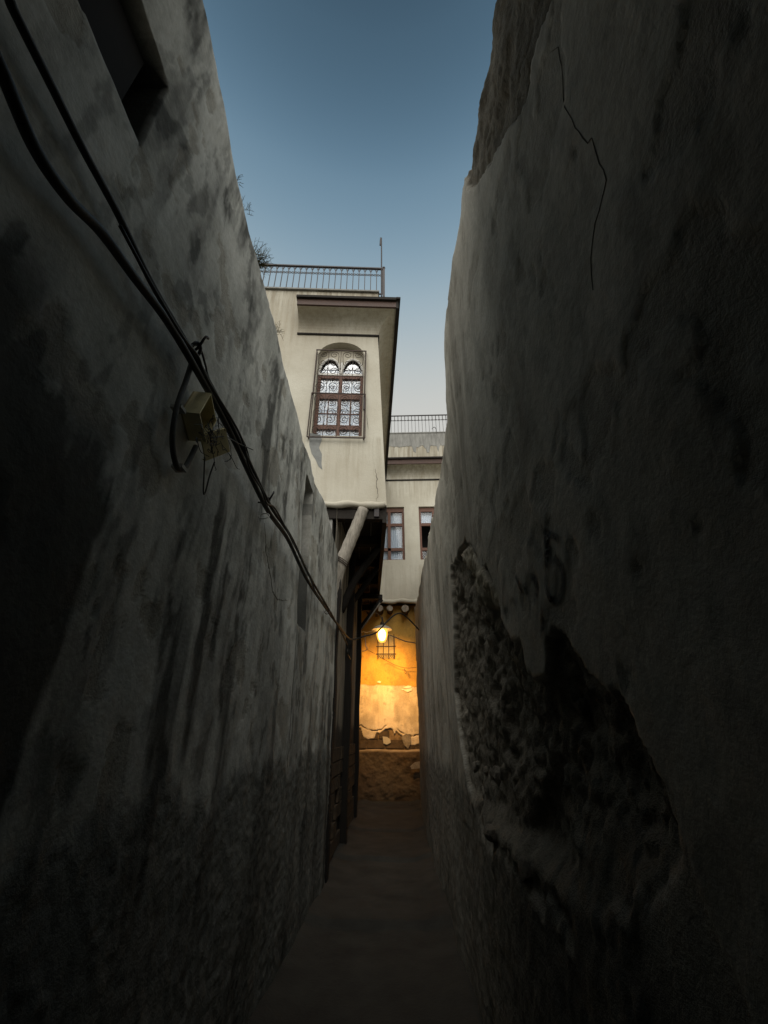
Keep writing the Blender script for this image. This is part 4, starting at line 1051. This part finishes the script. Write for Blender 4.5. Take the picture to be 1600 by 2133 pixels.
# open junction box
jc = wallpt(418, 868, .045)
jb = empty('junction_box', jc, 'open yellowed junction box on the left wall, its lid hanging off', 'junction box')
RJ = Matrix.Rotation(R(-18), 3, 'X') @ Matrix.Rotation(R(8), 3, 'Z')
TJ = lambda q: jc + RJ @ Vector(q)
hw_, hh, dp = .075, .085, .075; wt = .006
MB(TJ).box((-.045, -hw_, -hh), (-.038, hw_, hh)).build('back_plate', 'box_in', jb)
for nm, a, b in (('side', (-.038, -hw_, -hh), (dp - .04, -hw_ + wt, hh)), ('side', (-.038, hw_ - wt, -hh), (dp - .04, hw_, hh)), ('side', (-.038, -hw_ + wt, hh - wt), (dp - .04, hw_ - wt, hh)), ('side', (-.038, -hw_ + wt, -hh), (dp - .04, hw_ - wt, -hh + wt))):
    MB(TJ).box(a, b).build('box_side', 'box', jb)
lc = wallpt(449, 925, .085); RL = Matrix.Rotation(R(-38), 3, 'X') @ Matrix.Rotation(R(25), 3, 'Y')
TL = lambda q: lc + RL @ Vector(q)
lid = MB(TL).box((-.004, -.058, -.075), (.004, .058, .075)).build('lid', 'box', jb)
for a, b in (((-.018, -.058, -.075), (-.0045, -.052, .075)), ((-.018, .052, -.075), (-.0045, .058, .075))): MB(TL).box(a, b).build('lid_rim', 'box', lid)
MB().tube(bez([wallpt(427, 940, .05), wallpt(425, 990, .06), wallpt(424, 1026, .06), wallpt(428, 1024, .06), wallpt(437, 990, .07), wallpt(447, 962, .085)], 6), .0035, 5).build('loose_wire', 'cable', jb)
rw = random.Random(9)
for k in range(26):
    q = wallpt(rw.uniform(420, 462), rw.uniform(885, 925), .10); pts = [q]
    for j in range(5): q = q + Vector((rw.uniform(-.015, .02), rw.uniform(-.045, .055), rw.uniform(-.04, .035))); pts.append(q)
    MB().tube(bez(pts, 5), .0016, 4).build('fine_wire', 'cable', jb)
MB().tube(bez([wallpt(440, 912, .10), wallpt(470, 910, .11), wallpt(500, 925, .10), wallpt(527, 937, .09)], 5), .003, 5).build('fine_wire', 'cable', jb)
for sgn in (-1, 1): MB(TJ).box((-.038, sgn * .02 - .012, -.02), (-.01, sgn * .02 + .012, .015)).build('terminal', 'iron', jb)

# wires around the lamp
wire('lamp_wire', [on_y(808, 1321, 11.8), on_y(825, 1328, 11.6), on_y(845, 1336, 11.3), on_y(858, 1338, 11.1), on_y(876, 1342, 10.8)], .012, 'conduit', 'pale lit wire from the lamp to the right wall', group='wires round the lamp')
wire('lamp_wire', [on_y(782, 1312, 11.85), on_y(765, 1317, 11.5), on_y(758, 1316, 11.2), on_y(748, 1318, 10.9)], .010, 'conduit', 'pale lit wire from the lamp to the left corner post', group='wires round the lamp')
wire('wire_loop', [on_y(753, 1320, 11), on_y(752, 1332, 11), on_y(749, 1348, 11), on_y(754, 1356, 11), on_y(762, 1355, 11), on_y(765, 1350, 11), on_y(762, 1345, 11), on_y(760, 1318, 11.1)], .009, 'tie', 'white hooked wire hanging left of the lamp', 'wire', 'wires round the lamp')
wire('sagging_wire', [on_y(763, 1352, 11.2), on_y(785, 1364, 12.3), on_y(805, 1376, 13.3), on_y(825, 1386, 13.35), on_y(843, 1391, 13.35), on_y(860, 1391, 13.35), on_y(880, 1388, 13.35)], .006, 'iron', 'thin dark wire sagging across the lit ochre wall', 'wire', 'wires round the lamp')
kn = on_y(843, 1391, 13.34)
tag(MB().tube(bez([kn, kn + Vector((0, -.01, -.05)), kn + Vector((.05, -.01, -.13)), kn + Vector((.01, -.01, -.15)), kn + Vector((0, 0, -.06)), kn + Vector((-.07, 0, -.06))], 6), .006, 5).build('wire_knot', 'iron'), 'small knotted loop tied on the sagging wire', 'wire')
wire('arched_wire', [on_y(778, 1275, 11.0), on_y(790, 1281, 11.5), on_y(796, 1292, 11.7), on_y(797, 1302, 11.88)], .008, 'conduit', 'thin wire curving from the brace down into the lamp top', 'wire', 'wires round the lamp')

# =================================================================== DRY WEEDS on the left wall top
def weed(u, v, n, size, label, seed):
    r = random.Random(seed); q = on_x(u, v, LX - .05)
    i = int(np.argmin(np.abs(LY - q.y))); base = Vector((LX - .05, q.y, float(LT[i]) - .02))
    root = empty('weed_tuft', base, label, 'weed', 'dry weeds on the wall top')
    for k in range(n):
        b = base + Vector((r.uniform(-.03, .03), r.uniform(-.5, .5) * size * .8, 0)); pts = [b]
        d = Vector((r.uniform(-.1, .75), r.uniform(-.6, .6), r.uniform(.3, 1))).normalized(); L = size * r.uniform(.35, 1)
        for j in range(4):
            d = (d + Vector((r.uniform(-.1, .2), r.uniform(-.3, .3), r.uniform(-.35, .1)))).normalized(); pts.append(pts[-1] + d * L / 4)
        mb = MB(); mb.tube(pts, [.002, .0018, .0015, .0012, .0008], 3)
        for j in range(2):
            s = pts[r.randrange(1, 4)]; e = s + Vector((r.uniform(-.4, .6), r.uniform(-.7, .7), r.uniform(-.2, .7))).normalized() * L * .35
            mb.tube([s, e], [.0013, .0007], 3)
        mb.build('stalk', 'weed', root)
LY = np.linspace(.3, 6.35, 600)
LT = np.interp(LY, [-6, .5, .75, 1.96, 2.6, 3.64, 5.04, 6.35], [4.9, 4.86, 4.8, 4.6, 4.5, 4.4, 4.26, 4.15]) + (fbm(LY * 2.2, LY * 0, 4, 21) - .5) * .14
weed(540, 520, 70, .145, 'thickest dry weed tuft, on the wall top beside the roof railing', 1)
weed(515, 410, 9, .08, 'small dry weed on the wall top, just nearer than the thickest tuft', 2)
weed(503, 335, 8, .07, 'sparse dry sprig on the wall top, midway up the sky edge', 3)
weed(447, 105, 8, .035, 'tiny dry sprig on the nearest stretch of wall top', 4)
weed(578, 660, 16, .09, 'dry tuft on the wall top against the cream facade', 5)
